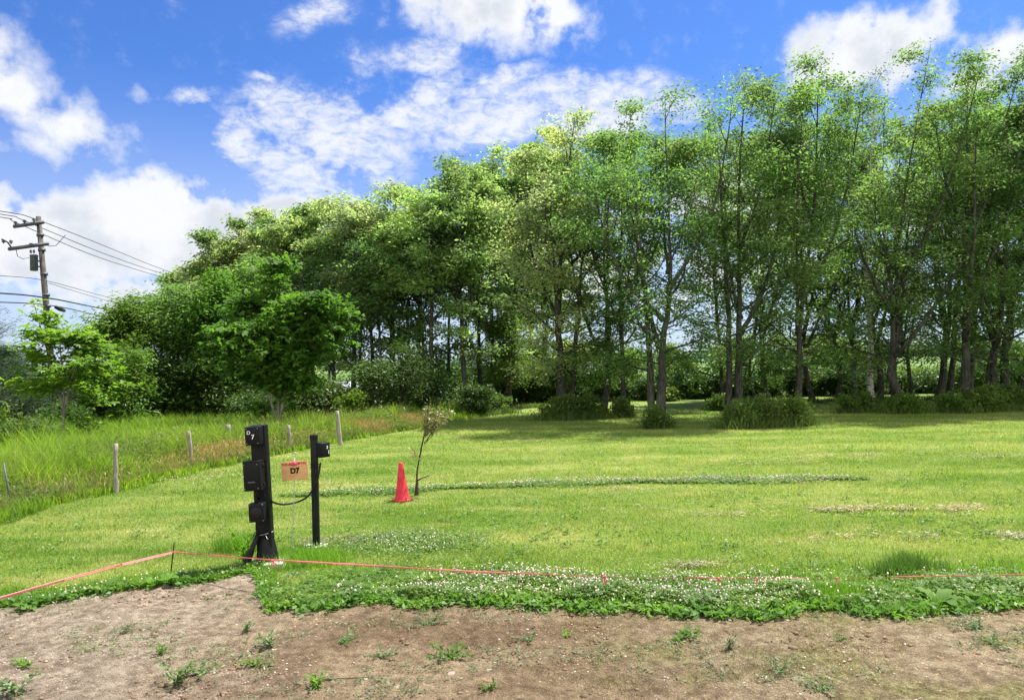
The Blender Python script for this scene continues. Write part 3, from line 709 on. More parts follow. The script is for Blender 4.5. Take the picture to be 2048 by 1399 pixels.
shr = [  # px, py, height m, radius m, mat, label
 (70, 862, 2.1, 1.3, 'maple', 'dark green bush behind the young maple'), (15, 858, 2.0, 1.2, 'maple_young', 'yellow green bush at the left edge under the conifer'),
 (60, 935, .95, .9, 'shrub', 'fine-leaved grey green bush low at the left edge'), (190, 850, 1.0, .9, 'shrub', 'green bush between the young maple and the shaded trees'),
 (-40, 920, 1.1, .9, 'shrub_bright', 'bright bush cut by the left edge'), (130, 880, .9, .8, 'shrub', 'small dark bush at the foot of the young maple'),
 (700, 850, .9, .7, 'shrub_bright', 'small light green bush beside the tallest fence post'),
 (235, 855, 1.0, .9, 'shrub', 'shaded bush left of the pointed tree'), (300, 852, 1.1, .9, 'shrub', 'shaded bush right of the pointed tree'),
 (440, 850, .8, 1.0, 'shrub', 'dark bush left of the tall black pedestal top'), (510, 852, .8, 1.0, 'shrub', 'dark bush between pedestal and maple stem'),
 (610, 850, .7, .9, 'shrub', 'dark bush right of the maple stem'), (660, 842, .8, 1.0, 'shrub', 'leafy bush behind the tallest fence post'),
 (720, 840, .7, 1.0, 'shrub', 'dark bush right of the tallest fence post'), (775, 838, .75, 1.0, 'shrub', 'dark bush behind the short white fence stub'),
 (835, 832, .8, .9, 'shrub', 'leafy bush behind the sapling with curled leaves'), (890, 832, .7, .8, 'sucker', 'bush at the left foot of the leaning dark trunk'),
 (945, 830, .95, .8, 'shrub', 'bush at the right foot of the leaning dark trunk'), (990, 826, .8, .7, 'sucker', 'small bush where the mown grass narrows'),
 (1118, 838, .85, .8, 'sucker', 'left half of the wide low bush around the many-stemmed locust'), (1170, 836, .85, .8, 'sucker', 'right half of the wide low bush around the many-stemmed locust'),
 (1245, 834, .65, .38, 'sucker', 'narrow tuft of bush around the slim straight locust'), (1318, 856, .75, .42, 'sucker', 'small round bush around the lone tall locust'),
 (1437, 820, .6, .5, 'sucker', 'little bush set back left of the twin stems'), (1488, 855, .95, .62, 'sucker', 'left lobe of the big bush on the lawn'),
 (1540, 852, .95, .6, 'sucker', 'tall middle lobe of the big bush on the lawn'), (1588, 850, 1.0, .55, 'sucker', 'right lobe of the big bush on the lawn'),
 (1722, 824, .7, .85, 'sucker', 'low bush around the foot of the birch'), (1815, 826, .65, .65, 'sucker', 'low weeds around the foot of the S-bent locust'),
 (1915, 824, .6, .6, 'sucker', 'dark tuft at the foot of the pale straight trunk'), (1965, 822, .95, .9, 'sucker', 'wide weedy bush between the right-hand trunks'),
 (2025, 816, .9, .8, 'sucker', 'weedy bush at the right edge'), (1340, 802, .5, .4, 'shrub_bright', 'small lone bush far back behind the lone tall locust')]
def bush(px, py, H, Rr, mat, lab, seed, name='shrub', leaf=.07, dens=1.0):
    b = G(px, py); rg = np.random.default_rng(seed); st = []
    loose = mat == 'sucker'
    if loose: H *= .72; Rr *= .8; dens *= .5
    for k in range(11 if loose else 7):
        a = rg.uniform(0, 6.3); q = Rr * rg.uniform(.1, 1.0 if loose else .8); h = H * rg.uniform(.35 if loose else .5, 1.1)
        st.append([np.array([math.cos(a), math.sin(a), 0]) * q * .3, np.array([math.cos(a) * q * .7, math.sin(a) * q * .7, h * .55]), np.array([math.cos(a) * q, math.sin(a) * q, h])])
    area = H * Rr
    mb, lv, bl = grow(seed, st, .012, Rr * (.34 if loose else .5), fb=.02, nl=8, subs=3, lpn=max(7, 17 * dens * area), leaf=leaf, aspect=.5, sig=(.12 * (Rr + .4), .09 * (Rr + .2)), up=(.1, .9), sub_len=.6, drop=.3 if loose else .22, twig=False, droop=(.0, 1.35) if loose else (-.4, 1.0), tilt=.9)
    e = empty(name, b, lab, 'bush'); mb.build('stems', MAT['darkbark'], e)
    obj('foliage', mesh_np('foliage', lv[0], lv[1], MAT[mat], lv[2]), None, e); return e
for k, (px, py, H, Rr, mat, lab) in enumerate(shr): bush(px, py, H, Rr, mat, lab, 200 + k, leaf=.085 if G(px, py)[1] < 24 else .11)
# far hedge behind the lawn: dark shrubs, then sunlit ones
hb = ['left of the forked set-back trunk', 'behind the forked set-back trunk', 'behind the many-stemmed locust', 'behind the right-leaning trunk', 'behind the slim straight locust', 'left behind the lone tall locust',
      'right behind the lone tall locust', 'in the open gap right of the lone tall locust', 'behind the little set-back bush', 'behind the twin-stemmed locust', 'behind the middle of the big bush', 'behind the slender straight locust',
      'behind the bowed dark trunk', 'left behind the birch', 'right behind the birch', 'behind the S-bent locust', 'below the pale far field', 'behind the dark twin trunks', 'behind the pale straight trunk', 'behind the leaning right-hand trunk', 'at the right edge']
for k in range(21):
    px = 1040 + k * 50 + (k * 37 % 17 - 8); yh = 728 - (px - 1024) * .0244
    H_ = [1.3, 1.6, 2.0, 1.4, 1.0, 1.0, 1.15, .9, 1.1, 1.5, .9, 1.5, 1.0, 1.2, .9, .7, .7, .8, 1.3, .9, 1.3][k]
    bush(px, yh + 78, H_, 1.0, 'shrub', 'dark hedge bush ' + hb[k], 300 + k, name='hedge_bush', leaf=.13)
for k in range(12):
    px = [440, 500, 555, 600, 628, 735, 775, 820, 865, 915, 965, 1015][k]; yh = 728 - (px - 1024) * .0244
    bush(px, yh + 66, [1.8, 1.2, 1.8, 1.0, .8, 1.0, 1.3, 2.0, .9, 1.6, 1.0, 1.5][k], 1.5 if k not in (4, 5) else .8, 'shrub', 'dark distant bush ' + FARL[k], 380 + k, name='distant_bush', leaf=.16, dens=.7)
for k in range(15):
    px = 1050 + k * 70 + (k * 53 % 31 - 15); yh = 728 - (px - 1024) * .0244
    if 1760 < px < 1920 or 1360 < px < 1420: H_ = .8
    else: H_ = [2.6, 3.2, 3.0, 2.4, 2.6, 1.4, 3.0, 3.2, 3.0, 3.1, 2.6, 1.3, 2.6, 3.0, 2.4][k]
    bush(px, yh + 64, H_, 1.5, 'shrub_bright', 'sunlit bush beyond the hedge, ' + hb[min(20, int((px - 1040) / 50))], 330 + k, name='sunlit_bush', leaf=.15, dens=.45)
# dark young conifer-like mass in the middle gap
blob_tree('dark_tree', 'very dark low tree seen through the gap left of the right-leaning trunk', 1165, 800, 1172, 735, 1.3, 'needle', 77, n=3, leaf=.12)
# far trees on the skyline
def crownblob(rg, H, W, n, leaf):
    u = rg.normal(0, 1, (n, 3)); u = unit(u); r = rg.uniform(.55, 1.0, n)[:, None]
    k = 14; cs = np.stack([rg.normal(0, .32, k), rg.normal(0, .32, k), rg.uniform(.3, .85, k)], -1); id_ = rg.integers(0, k, n)
    C = cs[id_] + u * r * .24; C[:, :2] *= W; C[:, 2] *= H; C[:, 2] = np.maximum(C[:, 2], .2)
    return kites(rg, C, leaf, .7, (-.6, .4), .6)
rg = np.random.default_rng(9)
VV, RR = [], []
for k in range(150):
    dist = rg.uniform(260, 420); px = rg.uniform(-150, 2250)
    x = (px - CX) / F * dist; H_ = rg.uniform(4, 8)
    if 1640 < px < 1790: H_ += 5
    v, f, r = crownblob(rg, H_, H_ * 1.1, 420, 1.1); v = v + np.array([x, dist, 0]); VV.append(v); RR.append(r)
V = np.vstack(VV); o = obj('distant_treeline', mesh_np('distant_treeline', V, np.arange(len(V)).reshape(-1, 4), leaf_mat('distant leaves', (.06, .12, .07), (.10, .17, .09), .2), np.concatenate(RR)))
tag(o, 'hazy blue green line of far-off trees at the edge of the fields', 'treeline', kind='stuff')

# ------------------------------------------------------------------ grasses
def blades(rng, X, Y, H, W, lean=.35, seg=1, z0=0.0, curve=.3):
    n = len(X); az = rng.uniform(0, 2 * PI, n); H = np.broadcast_to(H, (n,)) * rng.uniform(.6, 1.25, n); W = np.broadcast_to(W, (n,))
    la = rng.uniform(0, 2 * PI, n); lm = np.abs(rng.normal(0, lean, n))
    wd = np.stack([np.cos(az), np.sin(az), 0 * az], -1) * (W / 2)[:, None]
    ld = np.stack([np.cos(la) * np.sin(lm), np.sin(la) * np.sin(lm), np.cos(lm)], -1)
    b = np.stack([X, Y, np.full(n, z0)], -1)
    r = rng.random(n)
    if seg == 1:
        V = np.stack([b - wd, b + wd, b + ld * H[:, None]], 1).reshape(-1, 3); return V, np.arange(len(V)).reshape(-1, 3), r
    m = b + ld * (H * .55)[:, None]; tip = m + unit(ld + np.stack([np.cos(la), np.sin(la), -.3 + 0 * la], -1) * curve) * (H * .5)[:, None]
    V = np.stack([b - wd, b + wd, m + wd * .8, m - wd * .8, tip], 1).reshape(-1, 3)
    i = np.arange(n)[:, None] * 5
    return V, [np.hstack([i, i + 1, i + 2, i + 3]), np.hstack([i + 3, i + 2, i + 4])], np.concatenate([r, r])
def stuff(name, res, mat, label, cat):
    o = obj(name, mesh_np(name, res[0], res[1], MAT[mat] if isinstance(mat, str) else mat, res[2])); tag(o, label, cat, kind='stuff'); return o
rng = np.random.default_rng(42)
def scatter(n, y0, y1, power=2.0, xm=.78):
    """points whose density falls with distance from the viewer's side of the lawn"""
    u = rng.random(n); k = power - 1
    if abs(k) < 1e-6: y = y0 * (y1 / y0) ** u
    else: y = (y0 ** -k + u * (y1 ** -k - y0 ** -k)) ** (-1 / k)
    x = rng.uniform(-xm, xm, n) * (y + .8)
    return x, y
x, y = scatter(620000, 5.6, 30, 1.35)
ok = (x > lawn_left(y) - .15) & (y > soil_edge(x) + .03) & (x < 26)
cpt = G(692, 1081); ok &= ~((((x - cpt[0]) / .46) ** 2 + ((y - cpt[1]) / .25) ** 2 < 1) & (rng.random(len(x)) < .93))
x, y = x[ok], y[ok]
tuft = fbm(x * 1.6, y * 2.2, 31, 3)
h = (.032 + .012 * np.clip(tuft, -1, 1)) * (1 + .15 * (y > 12)); wd = np.clip(.0008 * y, .0042, .02)
stuff('lawn_grass', blades(rng, x, y, h, wd, .55), 'blade', 'short mown lawn grass, yellow green with dry flecks', 'grass')
# rough unmown grass round the feet of the trees
X_, Y_, H_ = [], [], []
for (px, py, n, s_, h_) in [(1130, 838, 1500, .8, .38), (1185, 836, 900, .6, .35), (1245, 834, 400, .25, .3), (1318, 856, 550, .28, .34), (1437, 820, 350, .35, .3), (1478, 856, 900, .38, .4), (1540, 853, 900, .5, .38), (1592, 850, 800, .35, .45), (1722, 824, 900, .65, .3), (1812, 826, 800, .5, .32), (1925, 824, 900, .6, .3), (1985, 820, 1300, .8, .34), (2040, 816, 900, .7, .34), (945, 830, 1300, .8, .35), (990, 826, 800, .6, .3), (1060, 815, 500, .6, .25),
                          (1625, 806, 400, .4, .3), (1680, 802, 350, .4, .3), (1760, 802, 400, .5, .3), (1880, 800, 500, .5, .3), (1510, 802, 400, .5, .3)]:
    c = G(px, py); X_.append(rng.normal(c[0], s_ * .75, n)); Y_.append(rng.normal(c[1], s_ * .5, n)); H_.append(np.full(n, h_) * rng.uniform(.4, 1.15, n))
stuff('tree_foot_grass', blades(rng, np.concatenate(X_), np.concatenate(Y_), np.concatenate(H_), .026, .4, 2, curve=.5), 'sucker', 'rough unmown grass and weeds ringing the feet of the trees', 'grass')
# longer fringe along the soil edge and around the posts
def band(n, x0, x1, off0, off1, fn=soil_edge):
    x = rng.uniform(x0, x1, n); y = fn(x) + off0 + (off1 - off0) * rng.random(n) ** 1.3
    return x, y
xa, ya = band(15000, -6.2, -1.95, -.03, .42); xb, yb = band(6000, 2.3, 4.8, -.02, .5)
pc = G(610, 1125); xc = rng.normal(pc[0] - .02, .22, 2600); yc = rng.normal(pc[1], .16, 2600)
pe = G(1810, 1150); xe = rng.normal(pe[0], .15, 1700); ye = rng.normal(pe[1] + .02, .08, 1700) + .1 * np.sin(xe * 9)
pf = G(1680, 1200); xf = rng.normal(pf[0], .24, 2500); yf = rng.normal(pf[1], .13, 2500)
ctr = G(480, 1100); xd = rng.normal(ctr[0], .16, 700); yd = rng.normal(ctr[1], .1, 700)
X_ = np.concatenate([xa, xb, xc, xe, xf, xd]); Y_ = np.concatenate([ya, yb, yc, ye, yf, yd])
Hh = np.concatenate([np.full(len(xa), .085), np.full(len(xb), .08), np.full(len(xc), .14), np.full(len(xe), .19), np.full(len(xf), .12), np.full(len(xd), .2)])
stuff('dark_tuft', blades(rng, xe, ye, .17, .006, .45, 2), leaf_mat('dark tuft blade', (.045, .11, .02), (.10, .19, .035), .4), 'dark green tuft of tall unmown grass behind the tape at right', 'grass')
Y_[len(xa) + len(xb) + len(xc):len(xa) + len(xb) + len(xc) + len(xe)] = -9
k = Y_ > soil_edge(X_) - .04
stuff('long_grass', blades(rng, X_[k], Y_[k], Hh[k], .006, .4, 2), 'fringe', 'longer unmown grass along the soil edge and round the posts', 'grass')
n = 9000; xq = rng.uniform(-2.0, 4.8, n); yq = soil_edge(xq) + 1.2 * rng.random(n) ** 1.2
stuff('bank_grass', blades(rng, xq, yq, .11, .006, .45, 2), 'fringe', 'grass blades growing up through the clover bank', 'grass')
n = 5200; xq = rng.uniform(-5.2, 4.9, n); yq = soil_edge(xq) + rng.normal(.02, .06, n) + .05 * fbm(xq * 3, xq * 0, 17, 3)
stuff('edge_leaves', kites(rng, np.stack([xq, yq, rng.uniform(.015, .07, n)], -1), .055, .5, (-.2, .9), .6), 'clover', 'broad little leaves of plantain and weeds spilling over the soil edge', 'leaves')
# white clover
def clover(rng, X, Y, hmax, s=.016, z=None):
    n = len(X); Z = hmax * rng.uniform(.25, 1.0, n) if z is None else z
    C = np.stack([X, Y, Z], -1); az0 = rng.uniform(0, 2 * PI, n); tx, ty = rng.normal(0, .3, n), rng.normal(0, .3, n)
    nn = unit(np.stack([tx, ty, np.ones(n)], -1)); L = s * rng.uniform(.7, 1.3, n); VV = []
    for k in range(3):
        a = az0 + k * 2.094; ad = np.stack([np.cos(a), np.sin(a), 0 * a], -1); ad = unit(ad - nn * (ad * nn).sum(-1, keepdims=True)); bd = np.cross(nn, ad); l = L[:, None]
        VV.append(np.stack([C, C + ad * l * .55 + bd * l * .5, C + ad * l * 1.05, C + ad * l * .55 - bd * l * .5], 1))
    V = np.concatenate(VV).reshape(-1, 3); r = np.tile(rng.random(n), 3); return V, np.arange(len(V)).reshape(-1, 4), r
def heads(rng, X, Y, Z, s=.0092):
    """little round flower heads: octahedra of petals, two rings"""
    n = len(X); base = []
    for (z, r, k) in ((-.5, .75, 5), (.35, .85, 5)):
        for q in range(k): base.append((math.cos(q * 2 * PI / k + z) * r, math.sin(q * 2 * PI / k + z) * r, z))
    base += [(0, 0, 1), (0, 0, -1)]
    B = np.array(base); Fa = []
    for q in range(5):
        p = (q + 1) % 5; Fa += [(q, p, 5 + q), (p, 5 + p, 5 + q), (5 + q, 5 + p, 10), (p, q, 11)]
    Fa = np.array(Fa); S = (s * rng.uniform(.6, 1.25, n))[:, None, None]
    V = np.stack([X, Y, Z], -1)[:, None, :] + B[None] * S; i = np.arange(n)[:, None, None] * 12
    return V.reshape(-1, 3), (Fa[None] + i).reshape(-1, 3), np.repeat(rng.random(n), len(Fa))
HG = .72
def hgt(x, y):      # height of the clover mound over the soil edge strip
    e = y - soil_edge(x); return HG * (.13 * np.clip(e / .12, .25, 1) * np.clip(1.25 - e / 1.3, .3, 1)) * (1 + .55 * fbm(x * 2.6, y * 3.0, 12, 3))
n = 60000; x = rng.uniform(-2.25, 4.9, n); y = soil_edge(x) + 1.1 * rng.random(n) ** 1.3
keep = (rng.random(n) < np.clip(1.6 - (y - soil_edge(x)) * 1.0, .12, 1)) & (rng.random(n) < np.where(x > 2.3, .55, 1)) & (rng.random(n) < np.where(x < -1.2, .75, 1))
keep &= (np.hypot(x - pf[0], y - pf[1]) > .22) & ~((x < -1.95) & (rng.random(n) < .7))
x, y = x[keep], y[keep]; hz_ = hgt(x, y)
res1 = clover(rng, x, y, 1, .017, z=np.maximum(.012, hz_ * (1 - .75 * rng.random(len(x)) ** 1.6)))
res = [res1]
# small leaves in the thin areas: left fringe, patch behind the second post, strip across the lawn
xa, ya = band(6000, -4.6, -1.9, 0, .35); res.append(clover(rng, xa, ya, .06, .015))
p1 = G(800, 1085); xg = rng.normal(p1[0], .55, 6000); yg = rng.normal(p1[1], .30, 6000); res.append(clover(rng, xg, yg, .045, .015))
sa, sb, sc_ = G(560, 992), G(1090, 968), G(1740, 957)
def strip_pts(n, w):
    s = rng.random(n); x = sa[0] + (sc_[0] - sa[0]) * s; yc = np.interp(x, [sa[0], sb[0], sc_[0]], [sa[1], sb[1], sc_[1]])
    y = yc + rng.normal(0, w, n) * (1.3 + .7 * np.sin(x * 2.1)) + .05 * np.sin(x * 4.3); k = (rng.random(n) < np.clip(.7 + .5 * fbm(x * 1.8, y * .8, 44, 3) + .2 * (x > sb[0]), .12, 1) * np.clip((x - sa[0]) / .8, .15, 1) * np.clip((sc_[0] - x) / .8, 0, 1)); return x[k], y[k]
xs_, ys_ = strip_pts(42000, .085); res.append(clover(rng, xs_, ys_, .045, .02))
V = np.vstack([r[0] for r in res]); stuff('clover', (V, np.arange(len(V)).reshape(-1, 4), np.concatenate([r[2] for r in res])), 'clover', 'thick green clover bank along the soil edge and a thin strip across the lawn', 'clover')
n = 3000; x = rng.uniform(-1.6, 4.6, n); y = soil_edge(x) + .08 + 1.05 * rng.random(n) ** .95
pr = np.clip(.55 + .6 * fbm(x * 1.3, y * 2, 77, 2), .03, 1) * np.where(x > 2.4, .25, 1) * np.where(x < -.9, .4, 1); k = rng.random(n) < pr; x, y = x[k], y[k]
z = hgt(x, y) * 1.03 + .008 + .02 * rng.random(len(x)); fl = [heads(rng, x, y, z)]
k = rng.integers(0, len(xg), 230); fl.append(heads(rng, xg[k], yg[k], np.full(230, .05), .008))
k = rng.integers(0, len(xs_), 850); fl.append(heads(rng, xs_[k], ys_[k] + .05, .05 + .03 * rng.random(850), .010))
k = rng.integers(0, len(xa), 110); fl.append(heads(rng, xa[k], ya[k], np.full(110, .07)))
pl = G(330, 960); xl = rng.normal(pl[0], 1.0, 260); yl = np.interp(xl, LB[:, 0], LB[:, 1]) * 0 + rng.normal(pl[1], .5, 260); k = xl > lawn_left(yl); fl.append(heads(rng, xl[k], yl[k], np.full(k.sum(), .05)))
off = 0; VV, FF, RR = [], [], []
for v, f, r in fl: VV.append(v); FF.append(f + off); RR.append(r); off += len(v)
stuff('clover_flowers', (np.vstack(VV), np.vstack(FF), np.concatenate(RR)), 'petal', 'small round white clover flower heads over the clover', 'flowers')
x, y = scatter(2600, 6.6, 27, 1.5); k = (x > lawn_left(y)) & (y > soil_edge(x) + .9) & (fbm(x * .7, y * .9, 87, 2) > -.05); x, y = x[k], y[k]; m_ = 14
X_ = np.repeat(x, m_) + rng.normal(0, .035, len(x) * m_); Y_ = np.repeat(y, m_) + rng.normal(0, .03, len(x) * m_)
stuff('lawn_weeds', kites(rng, np.stack([X_, Y_, rng.uniform(.02, .05, len(X_))], -1), .038, .45, (-.1, .9), .6), 'clover', 'small darker broadleaf weeds and clover leaves dotted through the lawn', 'weeds')
# dry clippings on the lawn
cl = [(1830, 1020, .9, .10, 2600), (1670, 1022, .35, .06, 700), (1700, 913, 1.1, .12, 900), (1990, 915, .9, .1, 800), (1560, 928, .8, .12, 500), (1490, 1030, 1.0, .07, 600), (1890, 1078, .5, .07, 600), (1660, 1078, .45, .06, 350), (2040, 1075, .3, .06, 400),
      (1260, 978, .7, .08, 500), (1240, 1020, .6, .06, 300), (1390, 1136, .3, .05, 500), (1900, 1140, .4, .05, 300), (1620, 965, .6, .06, 300), (640, 968, .5, .08, 200)]
X_, Y_ = [], []
for (px, py, sx, sy, n) in cl: c = G(px, py); X_.append(rng.normal(c[0], sx * .6, n)); Y_.append(rng.normal(c[1], sy * 1.5, n))
X_, Y_ = np.concatenate(X_), np.concatenate(Y_); k = rng.random(len(X_)) < np.clip(.35 + 1.2 * fbm(X_ * 2.5, Y_ * 4, 91, 3), .02, .75); X_, Y_ = X_[k], Y_[k]; n = len(X_)
stuff('dry_clippings', kites(rng, np.stack([X_, Y_, rng.uniform(.02, .055, n)], -1), .06, .16, (-.25, .35), .5), 'straw', 'pale dry grass clippings lying in short rows on the lawn', 'clippings')
# meadow beyond the mown edge
n = 230000; u = rng.random(n); y = 7.6 * (30 / 7.6) ** u; x = rng.uniform(-1.0, .1, n) * (y * .95) - .0
ll = lawn_left(y); ok = (x < ll + .05 + .12 * fbm(x * 3, y * 3, 3, 2)) & (x > -.95 * y); x, y, ll = x[ok], y[ok], ll[ok]
edge = np.clip((ll - x) / 1.1, .2, 1); h = (.74 * edge + .05) * (1 + .3 * fbm(x * .9, y * .9, 8, 3)); h *= np.clip(1.25 - y / 45, .5, 1.1)
stuff('meadow_grass', blades(rng, x, y, h, np.clip(.0011 * y, .009, .024), .3, 2, curve=.5), 'meadow', 'tall bright green unmown grass beyond the fence posts', 'grass')
n = 24000; y = 7.8 * (26 / 7.8) ** rng.random(n); x = lawn_left(y) - .1 - rng.exponential(1.3, n); k = x > -.9 * y; x, y = x[k], y[k]
Vb = blades(rng, x, y, .72 * np.clip((lawn_left(y) - x) / 1.2, .45, 1), .007, .25, 2)
stuff('seed_stalks', Vb, 'meadow_dry', 'pale seed stalks scattered through the tall grass', 'grass')
n = 8200; y = 8.2 * (27 / 8.2) ** rng.random(n); x = lawn_left(y) - .15 - rng.exponential(2.6, n); k = (x > -.9 * y) & (fbm(x * .9, y * .9, 19, 2) > -.1); x, y = x[k], y[k]
m_ = 16; hh = .55 * np.clip((lawn_left(y) - x) / 1.1, .3, 1) * rng.uniform(.5, 1.25, len(x)); X_ = np.repeat(x, m_) + rng.normal(0, .05, len(x) * m_); Y_ = np.repeat(y, m_) + rng.normal(0, .05, len(x) * m_)
stuff('meadow_herbs', kites(rng, np.stack([X_, Y_, np.repeat(hh, m_) * rng.random(len(X_)) ** .6 + .03], -1), .075, .35, (-.3, 1.0), .7), 'shrub_bright', 'leafy green weeds standing among the tall grass', 'weeds')
# rusty sorrel along the fence
patches = [(470, 917, .8, .45, 3600), (425, 932, .6, .4, 1300), (250, 985, .6, .5, 350), (110, 1010, .6, .5, 350), (340, 955, .5, .4, 350), (600, 895, .9, .6, 900), (730, 868, 1.0, .4, 3500), (790, 855, 1.1, .4, 4200), (850, 848, .8, .4, 600), (160, 950, .7, .5, 200)]
X_, Y_ = [], []
for (px, py, sx, sy, n) in patches: c = G(px, py); X_.append(rng.normal(c[0] - .15, sx * .6, n)); Y_.append(rng.normal(c[1], sy, n))
X_, Y_ = np.concatenate(X_), np.concatenate(Y_); k = X_ < lawn_left(Y_) + .1; X_, Y_ = X_[k], Y_[k]
C = np.stack([X_, Y_, rng.uniform(.05, .42, len(X_))], -1)
stuff('sorrel', kites(rng, C, .075, .16, (.6, 1.5), .8), 'sorrel', 'rusty orange brown sorrel in patches along the fence line', 'plants')

# weeds and stones on the soil
def weed(px, py, H, Rr, n, leaf, mat, lab, seed, name='weed', aspect=.4, droop=(-.1, .9)):
    b = G(px, py); rg = np.random.default_rng(seed); mb = MB(); C = []
    for k in range(5):
        a = rg.uniform(0, 6.3); tip = np.array([math.cos(a) * Rr, math.sin(a) * Rr, H * rg.uniform(.5, 1)])
        pts = np.array([[0, 0, 0], tip * [.35, .35, .6], tip]); mb.tube(pts, [.003, .0025, .0015], 4)
        for s in np.linspace(.1, 1, max(3, int(n / 2.4))): C.append(path_interp(pts, min(.999, s))[0])
    C = np.array(C) + rg.normal(0, .008, (len(C), 3)); C[:, 2] = np.maximum(C[:, 2], .012)
    lv = kites(rg, C, leaf * .75, aspect, droop, .7, outd=C)
    e = empty(name, b + np.array([0, 0, .01]), lab, 'weed'); mb.build('stem', MAT[mat], e)
    obj('leaves', mesh_np('leaves', lv[0], lv[1], MAT[mat], lv[2]), None, e)
W_ = [(545, 1298, .10, .10, 60, .045, 'weed', 'dark grey green weed casting a shadow on the soil left of centre'),
 (352, 1372, .13, .12, 70, .05, 'weed', 'grey green weed at the bottom edge, left of centre'), (30, 1392, .15, .14, 80, .055, 'weed', 'grey green weed in the bottom left corner'),
 (250, 1268, .07, .04, 30, .03, 'weed', 'small dark sprig on the pale soil below the thin stake'), (322, 1312, .09, .05, 40, .035, 'fringe', 'light green sprig upright on the pale soil'),
 (492, 1268, .10, .05, 34, .035, 'weed', 'thin upright weed at the border of pale and brown soil'), (515, 1335, .05, .11, 50, .04, 'dock', 'flat fresh green weed below the dark grey green one'),
 (400, 1350, .06, .13, 60, .04, 'weed', 'sprawling pale weed beside the bottom-edge one'), (45, 1335, .05, .10, 40, .04, 'fringe', 'little grass tuft at the left edge of the soil'),
 (895, 1320, .06, .16, 70, .05, 'dock', 'light green broadleaf weed in the middle of the soil'), (860, 1252, .05, .14, 60, .035, 'weed', 'grey weed mat near the clover edge'),
 (760, 1318, .05, .12, 50, .035, 'weed', 'grey weed mat left of the middle'), (680, 1290, .05, .14, 50, .035, 'weed', 'thin grey weed mat below the clover corner'),
 (635, 1380, .10, .05, 34, .04, 'fringe', 'lone green sprig at the bottom edge'), (1055, 1282, .04, .12, 40, .035, 'weed', 'faint weed mat right of the middle'),
 (1458, 1300, .10, .05, 36, .035, 'weed', 'small upright weed with a bare stalk'), (1360, 1278, .05, .15, 50, .055, 'dock', 'flat broad-leaved weed near the clover edge on the right half'),
 (1130, 1275, .04, .05, 24, .03, 'fringe', 'small bright green sprig on the pale soil'), (1680, 1285, .04, .05, 20, .03, 'dock', 'tiny bright weed on the reddish soil'),
 (1960, 1262, .06, .2, 90, .035, 'weed', 'wide grey green weed mat at the right'), (1985, 1290, .05, .16, 60, .035, 'weed', 'lower grey green weed mat at the right'),
 (1640, 1385, .06, .09, 50, .035, 'weed', 'grassy weed at the bottom edge on the right half'), (975, 1385, .06, .05, 30, .035, 'dock', 'yellow green sprig near the two larger stones'), (1560, 1350, .07, .08, 60, .03, 'weed', 'bright grass tuft low on the right half')]
for k, wv in enumerate(W_): weed(*wv[:6], wv[6], wv[7], 500 + k)
# tall feathery weed beside the pedestal
weed(487, 1128, .36, .16, 190, .07, 'fringe', 'tall feathery green weed left of the big black pedestal', 540, 'tall_weed', aspect=.22, droop=(.2, 1.2))
def dock(px, py, n, L, lab, seed, aspect=.5):
    b = G(px, py); rg = np.random.default_rng(seed); VV = []; FF = []; off = 0; RR = []
    for k in range(n):
        a = rg.uniform(0, 2 * PI); e0 = rg.uniform(.25, 1.2); l = L * rg.uniform(.6, 1.2); S = 6; w_ = l * aspect * .5
        s = np.linspace(0, 1, S + 1); cx = np.cumsum(np.cos(e0 - s * 1.1)) * l / S; cz = np.cumsum(np.sin(e0 - s * 1.1)) * l / S + .02
        prof_ = np.sin(PI * np.clip(s * .93 + .05, 0, 1)) ** .7 * w_; wav = .012 * np.sin(s * 14 + k)
        ca, sa_ = math.cos(a), math.sin(a)
        for sgn in (-1, 0, 1):
            VV.append(np.stack([ca * cx - sa_ * sgn * prof_, sa_ * cx + ca * sgn * prof_, np.maximum(.012, cz + abs(sgn) * (.18 * prof_ + wav))], -1))
        for c_ in (0, 1):
            for q in range(S): FF.append((off + c_ * (S + 1) + q, off + c_ * (S + 1) + q + 1, off + (c_ + 1) * (S + 1) + q + 1, off + (c_ + 1) * (S + 1) + q)); RR.append((k * .37) % 1)
        off += 3 * (S + 1)
    o = obj('dock_plant', mesh_np('dock_plant', np.vstack(VV), np.array(FF), MAT['dock'], RR, smooth=True), None, None, b); tag(o, lab, 'plant')
dock(1875, 1215, 24, .19, 'largest broad-leaved dock plant, at the right end of the clover bank', 21)
dock(1945, 1205, 15, .15, 'broad-leaved dock next to the largest one, nearer the right edge', 22)
dock(2010, 1205, 10, .17, 'broad-leaved dock nearest the right edge', 23)
dock(1072, 1220, 9, .13, 'low bright dock spilling onto the soil in the middle', 24)
dock(210, 1190, 9, .16, 'upright-leaved dock on the left edge of the soil', 25, .38)
dock(330, 1172, 9, .17, 'dock plant at the foot of the thin stake', 26, .42)
dock(1400, 1230, 9, .15, 'dark dock in the clover bank right of centre', 27)
dock(1530, 1222, 9, .16, 'dark dock at the right part of the clover bank', 28)
dock(690, 1215, 8, .13, 'dock at the left corner of the clover bank', 29)
dock(60, 1222, 8, .11, 'small leafy clump alone on the soil at the left edge', 30)
dock(800, 1212, 7, .11, 'small dock left in the clover bank', 33)
n = 16000; x = rng.uniform(-4.4, 4.6, n); y = rng.uniform(3.5, 6.7, n); k = (y < soil_edge(x)) & (rng.random(n) < np.where(x > .3, .9, .25)); x, y = x[k], y[k]
